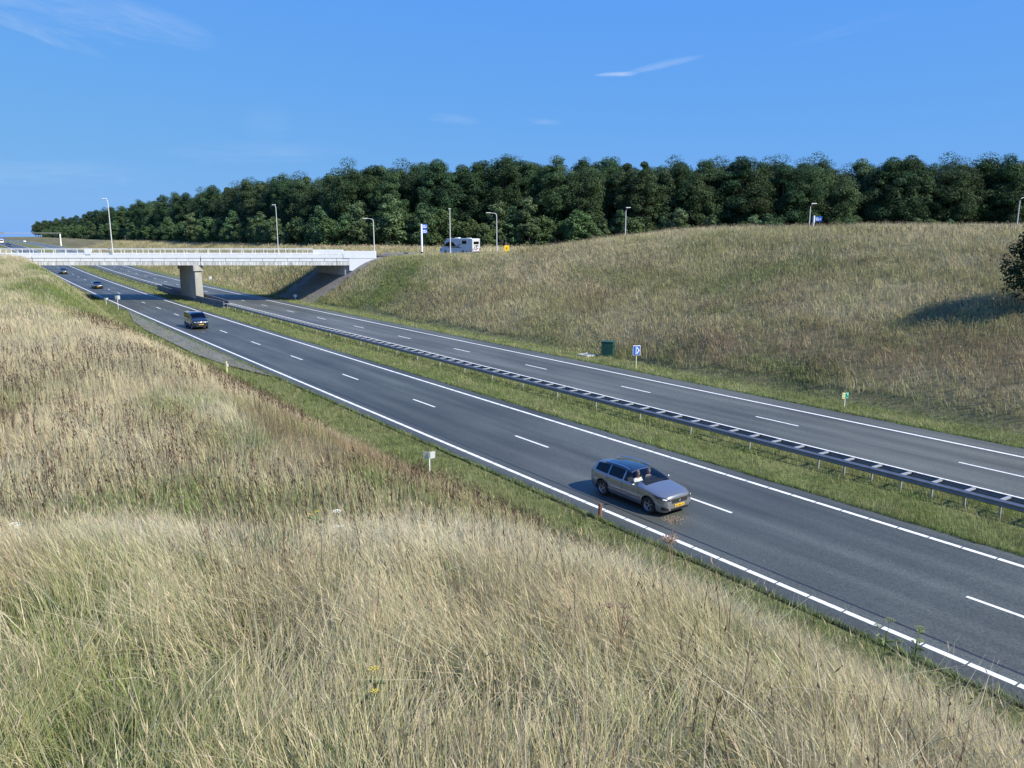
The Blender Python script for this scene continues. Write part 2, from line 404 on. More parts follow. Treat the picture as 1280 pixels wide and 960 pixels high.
cam = bpy.data.cameras.new('camera'); co = bpy.data.objects.new('camera', cam); COL.objects.link(co)
cam.sensor_width = 36; cam.lens = 36 * FPX / 1280; cam.clip_start = .1; cam.clip_end = 20000
co.location = (0, 0, CAMH); co.rotation_euler = (math.pi / 2 - PITCH, 0, 0); scene.camera = co
vs = scene.view_settings; vs.view_transform = 'Standard'; vs.look = 'None'; vs.gamma = 1; vs.use_curve_mapping = False; vs.exposure = .5
scene.cycles.max_bounces = 6; scene.cycles.transparent_max_bounces = 12; scene.cycles.diffuse_bounces = 3
scene.cycles.use_denoising = True

# ------------------------------------------------------------------ ground sheet
def gmat():
    m = bpy.data.materials.new('dry grassland soil'); m.use_nodes = True; nt = m.node_tree; b = nt.nodes['Principled BSDF']
    a = nt.nodes.new('ShaderNodeAttribute'); a.attribute_name = 'Col'
    tc = nt.nodes.new('ShaderNodeTexCoord'); n = nt.nodes.new('ShaderNodeTexNoise'); n.inputs['Scale'].default_value = 2.2; n.inputs['Detail'].default_value = 8; n.inputs['Roughness'].default_value = .7
    nt.links.new(tc.outputs['Object'], n.inputs['Vector'])
    r = nt.nodes.new('ShaderNodeMapRange'); r.inputs[1].default_value = .3; r.inputs[2].default_value = .7; r.inputs[3].default_value = .55; r.inputs[4].default_value = 1.4
    nt.links.new(n.outputs['Fac'], r.inputs[0])
    v = nt.nodes.new('ShaderNodeVectorMath'); v.operation = 'SCALE'; nt.links.new(a.outputs['Color'], v.inputs[0]); nt.links.new(r.outputs[0], v.inputs['Scale'])
    nt.links.new(v.outputs[0], b.inputs['Base Color']); b.inputs['Roughness'].default_value = .95; b.inputs['Specular IOR Level'].default_value = .1
    return m
TAN = np.array([.575, .505, .325]); BROWN = np.array([.31, .225, .15]); GREEN = np.array([.175, .24, .070]); OLIVE = np.array([.34, .335, .16]); FRESH = np.array([.15, .19, .055]); PALE = np.array([.70, .64, .48])

def blob(X, Y, cx, cy, rx, ry):
    return np.exp(-(((X - cx) / rx) ** 2 + ((Y - cy) / ry) ** 2))
def patch_weights(X, Y):
    """shares of tan, brown, green, olive, pale straw at a place; the sown patches of the verge"""
    s, D = SD(X, Y)
    n1 = fbm(s / 9, D / 3.2, 21); n2 = fbm(s / 7, D / 3.0, 55); n3 = fbm(X / 4, Y / 4, 77); n4 = fbm(X / 2.2, Y / 2.2, 99)
    tan = sstep(.38, .62, n1) * 1.0 + .45
    brown = sstep(.52, .70, n2) * .9
    green = sstep(.50, .68, n3) * .8 + .12
    olive = .45 + .5 * n4
    pale = sstep(.55, .72, fbm(s / 11, D / 2.2, 123)) * .7
    hill = (D > 46)
    # hand-placed patches seen in the photograph
    def px(pxx, pyy, Yd): 
        q = at(pxx, pyy, Yd); return q.x, q.y
    brown = brown + np.where(~hill, 0.75 * blob(X, Y, -5.5, 27, 5, 4) + .7 * blob(X, Y, -.5, 21, 4, 3) + .9 * blob(X, Y, -14, 33, 5, 4) + .7 * blob(X, Y, 2.5, 17, 2.5, 2.5), 0)
    green = green + np.where(~hill, 1.0 * blob(X, Y, -9, 17.5, 6, 3.2) + .8 * blob(X, Y, -4, 17, 4, 2.6) + 1.5 * blob(X, Y, -44, 84, 20, 18) + 1.2 * blob(X, Y, -62, 110, 14, 12) + 1.2 * blob(X, Y, 2.2, 6.3, 1.2, 1.8) + .9 * blob(X, Y, -2, 4.5, 1, 1.2) + .8 * blob(X, Y, 4.5, 9.5, 1.4, 2) + .9 * blob(X, Y, -4.2, 6, 1.2, 1), 0)
    tan = tan + np.where(~hill, 2.2 * blob(X, Y, -22, 44, 11, 12) + 1.0 * blob(X, Y, -9, 34, 7, 5), 0)
    pale = pale + np.where(~hill, 2.4 * blob(X, Y, -1, 8.4, 6, 1.0) + 1.4 * blob(X, Y, 6.5, 9.5, 2.5, 2), 0)
    green = green + np.where(hill, 1.7 * blob(X, Y, -20, 117, 12, 9) + .5 * blob(X, Y, 26, 92, 9, 7), 0)
    tan = tan + np.where(hill, 1.0 * blob(X, Y, 0, 96, 14, 9) + .7 * sstep(64, 74, D) + .5 * blob(X, Y, 32, 66, 12, 8), 0)
    green = green + np.where(hill, .7 * blob(s, D, 36, 49.5, 22, 2.6) + .9 * blob(s, D, 50, 66, 9, 5), 0)
    brown = brown + np.where(hill, 1.5 * blob(s, D, 15, 53, 26, 4.5) + .8 * blob(s, D, 40, 51, 14, 3) + .3, 0)
    olive = olive + np.where(hill, .95, 0)
    green = green * np.where(hill, 1.15, 1)
    return np.stack([tan, brown, green, olive, pale], -1)
PAL = np.stack([TAN, BROWN, GREEN, OLIVE, PALE])

def cells(lst):
    out = [lst[0][0]]
    for a, b, st in lst: out += list(np.arange(a, b - 1e-6, st)[1:]) + [b]
    return np.array(out)
Ds = cells([(-4000, -600, 850), (-600, -100, 60), (-100, -30, 6), (-30, 19.2, .6), (19.2, 19.36, .16), (19.36, 19.6, .24), (19.6, 28.96, 3.12), (28.96, 29.14, .18), (29.14, 34.88, .57), (34.88, 35.1, .22), (35.1, 44.26, 3.05), (44.26, 44.5, .24), (44.5, 90, .65), (90, 160, 5), (160, 600, 44), (600, 5000, 1100)])
Ss = cells([(-2500, -300, 550), (-300, -60, 24), (-60, 160, 1.0), (160, 400, 5), (400, 1000, 20), (1000, 5000, 400)])
Sg, Dg = np.meshgrid(Ss, Ds, indexing='ij')
Zg = terrain(Sg, Dg)
far = np.maximum(0, np.hypot(Sg - 100, Dg - 30) - 900)
Zg = Zg - far * 0.004
Vg = np.stack([Dg, Sg, Zg], -1).reshape(-1, 3)
nS, nD = Sg.shape
ii, jj = np.meshgrid(np.arange(nS - 1), np.arange(nD - 1), indexing='ij')
k0 = (ii * nD + jj).ravel()
quads = np.stack([k0, k0 + 1, k0 + nD + 1, k0 + nD], -1)
Xg, Yg = -ST * Sg + CT * Dg, CT * Sg + ST * Dg
pw = patch_weights(Xg.ravel(), Yg.ravel()); pw = pw / pw.sum(-1, keepdims=True)
gc = (pw @ PAL) * .40
verge = (((Dg > 16.2) & (Dg < A0 + .2)) | ((Dg > A1 - .2) & (Dg < B0 + .2)) | ((Dg > B1 - .2) & (Dg < 47.6))).ravel()
gc[verge] = OLIVE * .55 * .5 + GREEN * .5 * .55
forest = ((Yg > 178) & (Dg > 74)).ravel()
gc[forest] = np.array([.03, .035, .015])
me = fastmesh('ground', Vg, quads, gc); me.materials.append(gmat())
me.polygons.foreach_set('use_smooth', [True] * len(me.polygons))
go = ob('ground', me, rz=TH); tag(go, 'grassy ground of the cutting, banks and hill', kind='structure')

# ------------------------------------------------------------------ carriageways (local x = across, y = along)
def strip(mb, d0, d1, s0, s1, dz, step=3.0):
    n = max(1, int(math.ceil((s1 - s0) / step)))
    ss = np.linspace(s0, s1, n + 1); zz = zr(ss) + dz
    vsx = []
    for s, z in zip(ss, zz): vsx += [(d0, s, z), (d1, s, z)]
    mb.add(vsx, [(2 * i, 2 * i + 1, 2 * i + 3, 2 * i + 2) for i in range(n)])
def road(name, a, b, m, label):
    mb = MB()
    for s0, s1, st in ((-80, 260, 2.5), (260, 620, 8), (620, 1600, 40)): strip(mb, a, b, s0, s1, 0, st)
    # turned-down edges so the slab has thickness
    for d in (a, b):
        ss = np.arange(-80, 400, 4.0); zz = zr(ss)
        n = len(ss); mb.add([(d, s, z) for s, z in zip(ss, zz)] + [(d, s, z - .25) for s, z in zip(ss, zz)], [(i, i + 1, n + i + 1, n + i) for i in range(n - 1)])
    o = mb.build(name, m, fix=False); o.rotation_euler = (0, 0, TH); tag(o, label, kind='structure'); return o
rd_l = road('road', A0, A1, M['asphalt_l'], 'near two-lane carriageway with the oncoming cars')
rd_r = road('road', B0, B1, M['asphalt_r'], 'far two-lane carriageway below the grassy hill')
def wear(m, dirt=(.16, .165, .165)):
    nt = m.node_tree; b = nt.nodes['Principled BSDF']; l = b.inputs['Base Color'].links[0]; src = l.from_socket
    tc = nt.nodes.new('ShaderNodeTexCoord'); n = nt.nodes.new('ShaderNodeTexNoise'); n.inputs['Scale'].default_value = 9; n.inputs['Detail'].default_value = 8; n.inputs['Roughness'].default_value = .75
    nt.links.new(tc.outputs['Object'], n.inputs['Vector'])
    rp = nt.nodes.new('ShaderNodeMapRange'); rp.inputs[1].default_value = .56; rp.inputs[2].default_value = .72; rp.inputs[4].default_value = .75
    nt.links.new(n.outputs['Fac'], rp.inputs[0])
    mx = nt.nodes.new('ShaderNodeMix'); mx.data_type = 'RGBA'; mx.inputs[7].default_value = (*dirt, 1)
    nt.links.new(rp.outputs[0], mx.inputs[0]); nt.links.new(src, mx.inputs[6]); nt.links.new(mx.outputs[2], b.inputs['Base Color'])
wear(M['paint'])
def marking(parent, name, segs, m, dz=.005):
    mb = MB()
    for d0, d1, s0, s1 in segs:
        strip(mb, d0, d1, s0, s1, dz, 2.5 if s1 < 260 else 8)
    o = mb.build(name, m, parent, fix=False); tag(o, kind='structure'); return o
def dashed_edge(d, w, off):
    segs = []; s = -20 + off
    while s < 90: segs.append((d - w / 2, d + w / 2, s, s + 1.12)); s += 1.17
    segs += [(d - w / 2, d + w / 2, s, 260), (d - w / 2, d + w / 2, 260, 900)]
    return segs
marking(rd_l, 'edge_line', dashed_edge(LINE_A, .20, .0), M['paint'])
marking(rd_l, 'edge_line', dashed_edge(LINE_B, .20, .25), M['paint'])
marking(rd_l, 'lane_dash', [(24.29 - .07, 24.29 + .07, 6.9 + 12 * k, 9.9 + 12 * k) for k in range(-3, 50)], M['paint'])
marking(rd_l, 'joint_seam', [(20.88, 20.97, -40, 260)], M['seam'], .003)
marking(rd_r, 'edge_line', [(LINE_C1 - .1, LINE_C1 + .1, -40, 260), (LINE_C1 - .1, LINE_C1 + .1, 260, 900)], M['paint'])
marking(rd_r, 'edge_line', [(LINE_C0 - .1, LINE_C0 + .1, -40, 260), (LINE_C0 - .1, LINE_C0 + .1, 260, 900)], M['paint'])
marking(rd_r, 'lane_dash', [(39.05 - .07, 39.05 + .07, 14 + 12 * k, 17 + 12 * k) for k in range(-4, 50)], M['paint'])
# lay-by beside the near carriageway
mb = MB(); ss = np.linspace(60, 124, 33)
dl = np.interp(ss, [60, 68, 76, 100, 112, 124], [19.40, 18.0, 17.3, 17.2, 17.9, 19.40])
for i in range(len(ss) - 1):
    z0_, z1_ = float(zr(ss[i])) + .004, float(zr(ss[i + 1])) + .004
    mb.add([(dl[i], ss[i], z0_), (19.44, ss[i], z0_), (19.44, ss[i + 1], z1_), (dl[i + 1], ss[i + 1], z1_)], [(0, 1, 2, 3)])
lay = mb.build('lay_by', M['layby'], fix=False); lay.rotation_euler = (0, 0, TH); tag(lay, 'pale grey paved lay-by beside the near carriageway', kind='structure')
# crossing road on the bridge and its approaches
mb = MB()
for x0, x1 in ((-260, -82), (-22.5, 260)):
    xs = np.linspace(x0, x1, 40)
    for a, b in zip(xs[:-1], xs[1:]): mb.add([(a, 131.5, 7.32), (b, 131.5, 7.32), (b, 139.5, 7.32), (a, 139.5, 7.32)], [(0, 1, 2, 3)])
    mb.add([(x0, 131.5, 7.32), (x1, 131.5, 7.32), (x1, 131.5, 6.9), (x0, 131.5, 6.9)], [(0, 1, 2, 3)])
cr = mb.build('road', M['asphalt_plain'], fix=False); tag(cr, 'crossing road that runs over the white bridge', kind='structure')
# paved slope under the bridge
sl_ = MB(); sv = []
ssl = np.linspace(108, 146, 30); dsl = np.linspace(46.4, 57.5, 16)
for s in ssl:
    for d in dsl: sv.append((d, s, float(terrain(s, d)) + .05))
fs = []
for i in range(29):
    for j in range(15):
        sm = (ssl[i] + ssl[i + 1]) / 2; dm = (dsl[j] + dsl[j + 1]) / 2; Xm, Ym = P(sm, dm)
        if DECK_Y0 - 1.6 < Ym < DECK_Y1 + 1: fs.append((i * 16 + j, i * 16 + j + 1, (i + 1) * 16 + j + 1, (i + 1) * 16 + j))
sl_.add(sv, fs); M['paving'] = mat('slope paving', (.21, .19, .16), .85, noise=(1.5, .25))
so_ = sl_.build('embankment_paving', M['paving'], fix=False); so_.rotation_euler = (0, 0, TH); tag(so_, 'paved slope under the right end of the bridge', kind='structure')

# ------------------------------------------------------------------ bridge
fx = lambda px: (px - 640) / 980 * DECK_Y0
br = empty('road_bridge', (-52, 135.5, 7.3), 0, 'white concrete road bridge with a thin railing crossing the motorway on one pier', 'bridge')
ox, oy, oz = -52, 135.5, 7.3
XL, XR, XA = fx(-120), fx(469), fx(435)
def bb(mb, x0, x1, y0, y1, z0, z1): return mb.box(x0 - ox, x1 - ox, y0 - oy, y1 - oy, z0 - oz, z1 - oz)
zt, z1b, z2b, zb_ = 7.55, 6.95, 6.40, 5.80
j1, j2 = fx(36), fx(248)
SK = -ST / CT                                 # the deck ends run with the motorway
def skew(mb, x0, x1, y0, y1, z0, z1):
    q = [(x0 + (y0 - DECK_Y0) * SK, y0), (x1 + (y0 - DECK_Y0) * SK, y0), (x1 + (y1 - DECK_Y0) * SK, y1), (x0 + (y1 - DECK_Y0) * SK, y1)]
    return mb.prism([(a - ox, b - oy) for a, b in q], 'z', z0 - oz, z1 - oz)
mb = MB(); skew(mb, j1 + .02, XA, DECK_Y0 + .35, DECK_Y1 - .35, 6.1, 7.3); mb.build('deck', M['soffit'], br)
mb = MB(); bb(mb, XL, XR + 1, 131.6, 139.4, 7.3, 7.34); mb.build('carriageway', M['asphalt_plain'], br)
for y0, y1 in ((DECK_Y0, DECK_Y0 + .35), (DECK_Y1 - .35, DECK_Y1)):
    for a, b in ((XL, j1 - .06), (j1 + .06, j2 - .06), (j2 + .06, XA)):
        if y0 > 135: a += SK * 11; b += SK * 11
        mb = MB(); sgn = -1 if y0 < 135 else 1
        bb(mb, a, b, y0, y1, z1b + .05, zt)                       # upper band
        n = max(1, round((b - a) / 1.98)); stp = (b - a) / n
        for k in range(n): bb(mb, a + k * stp + .05, a + (k + 1) * stp - .05, y0 + (.02 if sgn < 0 else 0), y1 - (.02 if sgn > 0 else 0), z2b + .06, z1b - .04)
        pp = mb.build('parapet_panel', M['white_conc'], br)
        mb = MB(); bb(mb, a, b, y0 + .09, y1 - .09, z2b - .01, z1b + .06); mb.build('joint_strip', M['conc'], pp)
        mb = MB(); bb(mb, a, b, y0 - .03 * (sgn < 0), y1 + .03 * (sgn > 0), zb_, z2b - .012); mb.build('edge_beam', M['stained'], br)
# end block of the parapet on the right with its wing wall
mb = MB(); bb(mb, fx(428), XR, DECK_Y0 - .06, DECK_Y0 + .30, 6.95, 8.15); bb(mb, XA + .01, XR, DECK_Y0 - .02, DECK_Y0 + .36, 4.9, 6.95); mb.build('wing_wall', M['white_conc'], br, bevel=.02)
mb = MB(); bb(mb, fx(428) + SK * 11, XR + SK * 11, DECK_Y1 - .3, DECK_Y1 + .05, 5.8, 8.15); mb.build('wing_wall', M['white_conc'], br, bevel=.02)
mb = MB(); skew(mb, fx(-60), j1 - .07, DECK_Y0 + .4, DECK_Y1 - .4, 3.6, 7.28); mb.build('abutment', M['conc'], br)
mb = MB(); skew(mb, XA - .6, fx(452), DECK_Y0 + .38, DECK_Y1 - .36, 3.6, 6.08); mb.build('abutment', M['conc'], br)
# railing
def railing(y):
    dx = SK * 11 if y > 135 else 0
    rl = MB(); bb(rl, XL, fx(428) + dx, y - .035, y + .035, 8.32, 8.40); bb(rl, XL, fx(428) + dx, y - .02, y + .02, 7.68, 7.72)
    r_ = rl.build('railing', M['rail_white'], br)
    pm = None; x = XL + .6; k = 0
    while x < fx(426) + dx and k < 99:
        if pm is None:
            p = MB().box(-.035, .035, -.03, .03, .002, .77); po = p.build('post', M['rail_white'], r_, (x - ox, y - oy, 7.55 - oz)); pm = po.data
        else: ob('post', pm, r_, (x - ox, y - oy, 7.55 - oz))
        x += 1.98; k += 1
railing(DECK_Y0 + .17); railing(DECK_Y1 - .17)
# pier: a wall along the motorway under the skewed deck, with a wider cap
pr_ = MB()
Lw = 12.6
e0 = at(250, 372, 130.15); s0_, D0_ = SD(e0.x, e0.y)
pxy = Vector((e0.x - ox, e0.y - oy, 0))
dv = Vector((-ST, CT, 0)); nv = Vector((CT, ST, 0))
zb0 = float(zr(s0_)) - .3
def wall(mb, c, Ls, w0, w1, z0, z1):
    vs_ = []
    for z, w_ in ((z0, w0), (z1, w1)):
        for a, b in ((0, -1), (Ls, -1), (Ls, 1), (0, 1)):
            p = c + dv * a + nv * (b * w_ / 2); vs_.append((p.x, p.y, z - oz))
    mb.add(vs_, [(3, 2, 1, 0), (4, 5, 6, 7), (0, 1, 5, 4), (1, 2, 6, 5), (2, 3, 7, 6), (3, 0, 4, 7)])
wall(pr_, pxy, Lw - 1.6, 1.25, 1.05, zb0, 4.85)
po = pr_.build('pier', M['conc'], br, bevel=.03)
cp = MB(); wall(cp, pxy - dv * .25, Lw - 1.1, 1.55, 1.5, 4.855, 5.79); cp.build('pier_cap', M['conc'], po, bevel=.03)
# white panel hung on the railing
pn = at(110, 313, DECK_Y0 - .05)
t = empty('notice_board', (pn.x, DECK_Y0 - .06, 8.05), 0, 'white board hung on the bridge railing above the near carriageway', 'sign')
MB().prism([(-.62, .45), (.62, .45), (.62, 0), (.40, -.42), (-.40, -.42), (-.62, 0)], 'y', -.04, .04).build('panel', M['sign_white'], t)
MB().box(-.5, .5, .04, .10, .1, .16).box(-.5, .5, .04, .10, -.3, -.24).build('bracket', M['galv_dull'], t)

# ------------------------------------------------------------------ guardrails in the median (local x = across, y = along)
def wbeam(mb, d, s0, s1, side, zc=.62, hgt=.31, step=4.0):
    prof = [(0, .5), (.035, .36), (.07, .28), (.07, .18), (.02, .06), (.02, -.06), (.07, -.18), (.07, -.28), (.035, -.36), (0, -.5)]
    ss = np.arange(s0, s1 + .01, step); zz = zr(ss)
    n = len(prof); vs_ = []
    for s, z in zip(ss, zz):
        for a, b in prof: vs_.append((d + side * a, s, z + zc + b * hgt))
        for a, b in prof[::-1]: vs_.append((d + side * (a - .012), s, z + zc + b * hgt))
    m2 = 2 * n
    fs_ = [(i * m2 + k, i * m2 + (k + 1) % m2, (i + 1) * m2 + (k + 1) % m2, (i + 1) * m2 + k) for i in range(len(ss) - 1) for k in range(m2)]
    fs_ += [tuple(range(m2)), tuple((len(ss) - 1) * m2 + k for k in range(m2))]
    mb.add(vs_, fs_)
def guardrail(s0, s1, label, d0=32.40, d1=33.16, dense_to=None, spstep=1.333):
    g = empty('guardrail', (0, 0, 0), TH, label, 'guardrail', 'steel guardrails along the median')
    mb = MB(); wbeam(mb, d0, s0, s1, -1); mb.build('rail_beam', M['galv'], g, smooth=50)
    mb = MB(); wbeam(mb, d1, s0, s1, 1); mb.build('rail_beam', M['galv'], g, smooth=50)
    pm = sm = None; s = s0 + .4; k = 0; cnt = 0
    while s < s1:
        z = float(zr(s))
        if (s < 20 or k % 3 == 0) and cnt < 99:
            if pm is None: pm = MB().box(-.05, .05, -.03, .03, -.2, .70).build('post', M['galv_dull'], g, (32.78 - .30, s, z)).data
            else: ob('post', pm, g, (32.78 - .30, s, z))
            cnt += 1
        if k < 99:
            if sm is None: sm = MB().add([(-.36, -.05, .70), (.36, -.09, .70), (.36, .03, .70), (-.36, .07, .70), (-.36, -.05, .76), (.36, -.09, .76), (.36, .03, .76), (-.36, .07, .76)], [(3, 2, 1, 0), (4, 5, 6, 7), (0, 1, 5, 4), (1, 2, 6, 5), (2, 3, 7, 6), (3, 0, 4, 7)]).build('spacer', M['galv_light'], g, (32.78, s, z)).data
            else: ob('spacer', sm, g, (32.78, s, z))
        s += spstep; k += 1
    return g
guardrail(-4, 122, 'double-sided steel guardrail along the median, the long run in front of the bridge pier')
guardrail(170, 330, 'double-sided steel guardrail along the median, the run beyond the bridge pier', spstep=4)
# barrier screen round the pier
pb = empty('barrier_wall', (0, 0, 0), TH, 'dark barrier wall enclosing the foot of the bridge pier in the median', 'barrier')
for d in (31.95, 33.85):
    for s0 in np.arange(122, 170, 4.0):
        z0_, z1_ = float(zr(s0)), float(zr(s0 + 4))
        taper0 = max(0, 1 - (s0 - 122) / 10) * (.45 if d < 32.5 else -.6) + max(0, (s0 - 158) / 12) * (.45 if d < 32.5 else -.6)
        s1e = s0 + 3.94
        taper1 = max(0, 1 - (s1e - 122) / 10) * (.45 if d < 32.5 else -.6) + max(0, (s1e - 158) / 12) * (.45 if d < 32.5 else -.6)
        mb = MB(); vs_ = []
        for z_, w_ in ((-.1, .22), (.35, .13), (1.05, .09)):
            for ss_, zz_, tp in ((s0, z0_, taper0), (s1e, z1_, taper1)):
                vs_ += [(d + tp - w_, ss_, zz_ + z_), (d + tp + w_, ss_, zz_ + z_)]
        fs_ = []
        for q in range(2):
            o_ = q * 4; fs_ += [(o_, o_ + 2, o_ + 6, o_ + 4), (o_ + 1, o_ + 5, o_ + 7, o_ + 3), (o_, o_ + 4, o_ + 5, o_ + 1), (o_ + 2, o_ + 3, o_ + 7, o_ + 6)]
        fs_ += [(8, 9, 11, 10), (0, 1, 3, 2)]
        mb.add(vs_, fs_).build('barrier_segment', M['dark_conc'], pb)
# light guardrail on the crossing road
g2 = empty('guardrail', (-20, 131.0, 7.3), 0, 'low pale guardrail beside the crossing road at the right end of the bridge', 'guardrail')
MB().box(-1.5, 4.2, -.03, .03, .30, .58).build('rail_beam', M['galv_dull'], g2, bevel=.01)
for k in range(3): MB().box(-.9 + k * 2, -.8 + k * 2, .03, .12, -.3, .55).build('post', M['galv_dull'], g2)

# ------------------------------------------------------------------ vehicles: a lofted shell, glass cut out of it, fittings laid on it
def ip(tab, y):
    xs = [a for a, b in tab]; ys = [b for a, b in tab]
    if xs[0] > xs[-1]: xs, ys = xs[::-1], ys[::-1]
    return float(np.interp(y, xs, ys))
def smooth01(a, b, x):
    t = min(1, max(0, (x - a) / (b - a))); return t * t * (3 - 2 * t)

def car_shell(sp):
    ys = set(np.round(np.linspace(-sp['L'] / 2, sp['L'] / 2, 34), 3))
    for yw in sp['wheels_y']:
        for k in np.linspace(-1, 1, 13): ys.add(round(yw + k * (sp['wr'] + .07), 3))
    for a in sp['cuts']: ys.add(round(a, 3))
    for e in (.02, .05, .09): ys.add(round(sp['L'] / 2 - e, 3)); ys.add(round(-sp['L'] / 2 + e, 3))
    ys = sorted(ys)
    out = [ys[0]]
    for y in ys[1:]:
        if y - out[-1] < .018 and y not in [round(a, 3) for a in sp['cuts']]: continue
        out.append(y)
    ys = out
    rows = []
    for y in ys:
        zt = ip(sp['top'], y); zb = ip(sp['belt'], y); w_ = ip(sp['w'], y); wt = ip(sp['wt'], y); zo = ip(sp['bot'], y)
        zb = min(zb, zt - .01)
        h = zt - zb; t = smooth01(.06, .30, h)
        za = zo
        for yw in sp['wheels_y']:
            d = y - yw; Rr = sp['wr'] + .055
            if abs(d) < Rr: za = max(za, sp['wr'] + math.sqrt(Rr * Rr - d * d))
        zmid = zo + (zb - zo) * .55
        zl = zo + .10
        crown = sp.get('crown', .04)
        lo = [(0, zo), (w_ * .90, za), (w_ * .965, max(zl, za)), (w_ * 1.0, max(zmid, za + .01)), (w_ * .985, max(zb - .09 * min(1, (zb - zo) / .5), za + .02)), (w_ * .955, max(zb, za + .03))]
        hood = [(w_ * .88, zb + h * .45), (w_ * .74, zb + h * .70), (w_ * .56, zb + h * .86), (w_ * .30, zb + h * .96), (0, zt)]
        hg = max(h, .001)
        gl = [(w_ * .925, zb + .025), (wt + .035, zb + hg * .80 - 0.0), (wt - .015, zt - .05 * min(1, hg / .3)), (wt * .60, zt - crown * .35), (0, zt)]
        up = [(a * (1 - t) + c * t, b * (1 - t) + d * t) for (a, b), (c, d) in zip(hood, gl)]
        rows.append(lo + up)
    return ys, rows

def build_shell(sp):
    ys, rows = car_shell(sp)
    n = len(rows[0]); V = []
    for y, r in zip(ys, rows):
        for x, z in r: V.append((x, y, z))
        for x, z in r[1:-1]: V.append((-x, y, z))
    per = 2 * n - 2
    def idx(i, j, side): return i * per + (j if side > 0 or j in (0, n - 1) else n - 1 + j)
    parts = {}
    def put(k, f): parts.setdefault(k, []).append(f)
    for i in range(len(ys) - 1):
        ym = (ys[i] + ys[i + 1]) / 2
        for j in range(n - 1):
            for side in (1, -1):
                q = (idx(i, j, side), idx(i + 1, j, side), idx(i + 1, j + 1, side), idx(i, j + 1, side))
                if side < 0: q = q[::-1]
                key = 'body'
                if j == 6:
                    for k, (a, b) in enumerate(sp['side_glass']):
                        if a < ym < b: key = ('side_window', side, k)
                if j in (8, 9) or (j == 7 and sp.get('wide_screen')):
                    if sp['screen'][0] < ym < sp['screen'][1]: key = 'windscreen'
                    if sp['rear_glass'][0] < ym < sp['rear_glass'][1]: key = 'rear_window'
                    if sp.get('roof_glass') and sp['roof_glass'][0] < ym < sp['roof_glass'][1]: key = 'roof_panel'
                if j in (0, ): key = 'underbody'
                put(key, q)
    for i in (0, len(ys) - 1):
        ring = [idx(i, j, 1) for j in range(n)] + [idx(i, j, -1) for j in range(n - 2, 0, -1)]
        put('body', tuple(ring if i == 0 else ring[::-1]))
    return V, parts

def submesh(V, faces):
    used = sorted({i for f in faces for i in f}); mp = {o: k for k, o in enumerate(used)}
    m = MB(); m.v = [V[i] for i in used]; m.f = [tuple(mp[i] for i in f) for f in faces]; return m

def wheel_parts(r, wd):
    ty = MB().lathe([(r * .66, -wd / 2 + .01), (r * .92, -wd / 2), (r * .985, -wd / 2 + .02), (r, -wd / 4), (r, wd / 4), (r * .985, wd / 2 - .02), (r * .92, wd / 2), (r * .66, wd / 2 - .01), (r * .62, 0), (r * .66, -wd / 2 + .01)], 'x', 28)
    rm = MB().lathe([(0.0, .035), (r * .13, .04), (r * .15, .02), (r * .15, -.03)], 'x', 16)
    rm.lathe([(r * .58, .03), (r * .67, wd / 2 - .012), (r * .62, wd / 2 - .03), (r * .57, -.03)], 'x', 28)
    for k in range(5):
        an = 2 * math.pi * k / 5 + .3
        for sgn in (-.16, .16):
            u = Vector((0, math.cos(an), math.sin(an))); v = Vector((0, math.cos(an + sgn), math.sin(an + sgn)))
            p = Vector((0, -math.sin(an), math.cos(an)))
            a = u * r * .12; b = v * r * .62; wd2 = r * .045
            vs_ = [a - p * wd2 + Vector((.02, 0, 0)), a + p * wd2 + Vector((.02, 0, 0)), b + p * wd2 + Vector((.035, 0, 0)), b - p * wd2 + Vector((.035, 0, 0))]
            vs_ += [q - Vector((.035, 0, 0)) for q in vs_]
            rm.add(vs_, [(0, 1, 2, 3), (4, 7, 6, 5), (0, 4, 5, 1), (1, 5, 6, 2), (2, 6, 7, 3), (3, 7, 4, 0)])
    disc = MB().lathe([(0, -.02), (r * .56, -.02)], 'x', 24)
    return ty, rm, disc

def fit(bvh, dirn, corners, nu=8, nv=4, off=.008, curve=None, mirror=False):
    """a patch laid on the shell: corners are (a,b) pairs in the plane seen along dirn"""
    vs_ = []; fs_ = []
    (a0, a1, a2, a3) = corners
    for i in range(nu + 1):
        for j in range(nv + 1):
            u, v = i / nu, j / nv
            a = (a0[0] * (1 - u) + a1[0] * u) * (1 - v) + (a3[0] * (1 - u) + a2[0] * u) * v
            b = (a0[1] * (1 - u) + a1[1] * u) * (1 - v) + (a3[1] * (1 - u) + a2[1] * u) * v
            if dirn == 'front': o = Vector((a, 6, b)); d = Vector((0, -1, 0))
            elif dirn == 'rear': o = Vector((a, -6, b)); d = Vector((0, 1, 0))
            elif dirn == 'left': o = Vector((-6, a, b)); d = Vector((1, 0, 0))
            elif dirn == 'right': o = Vector((6, a, b)); d = Vector((-1, 0, 0))
            else: o = Vector((a, b, 6)); d = Vector((0, 0, -1))
            hit, nrm, _, _ = bvh.ray_cast(o, d)
            if hit is None: hit = o + d * 5.2; nrm = -d
            if nrm.dot(d) > 0: nrm = -nrm
            vs_.append(hit + nrm * off)
    for i in range(nu):
        for j in range(nv):
            k = i * (nv + 1) + j; fs_.append((k, k + nv + 1, k + nv + 2, k + 1))
    return MB().add(vs_, fs_)

def mirror_x(mb):
    m = MB(); m.v = [(-x, y, z) for x, y, z in mb.v]; m.f = [f[::-1] for f in mb.f]; return m

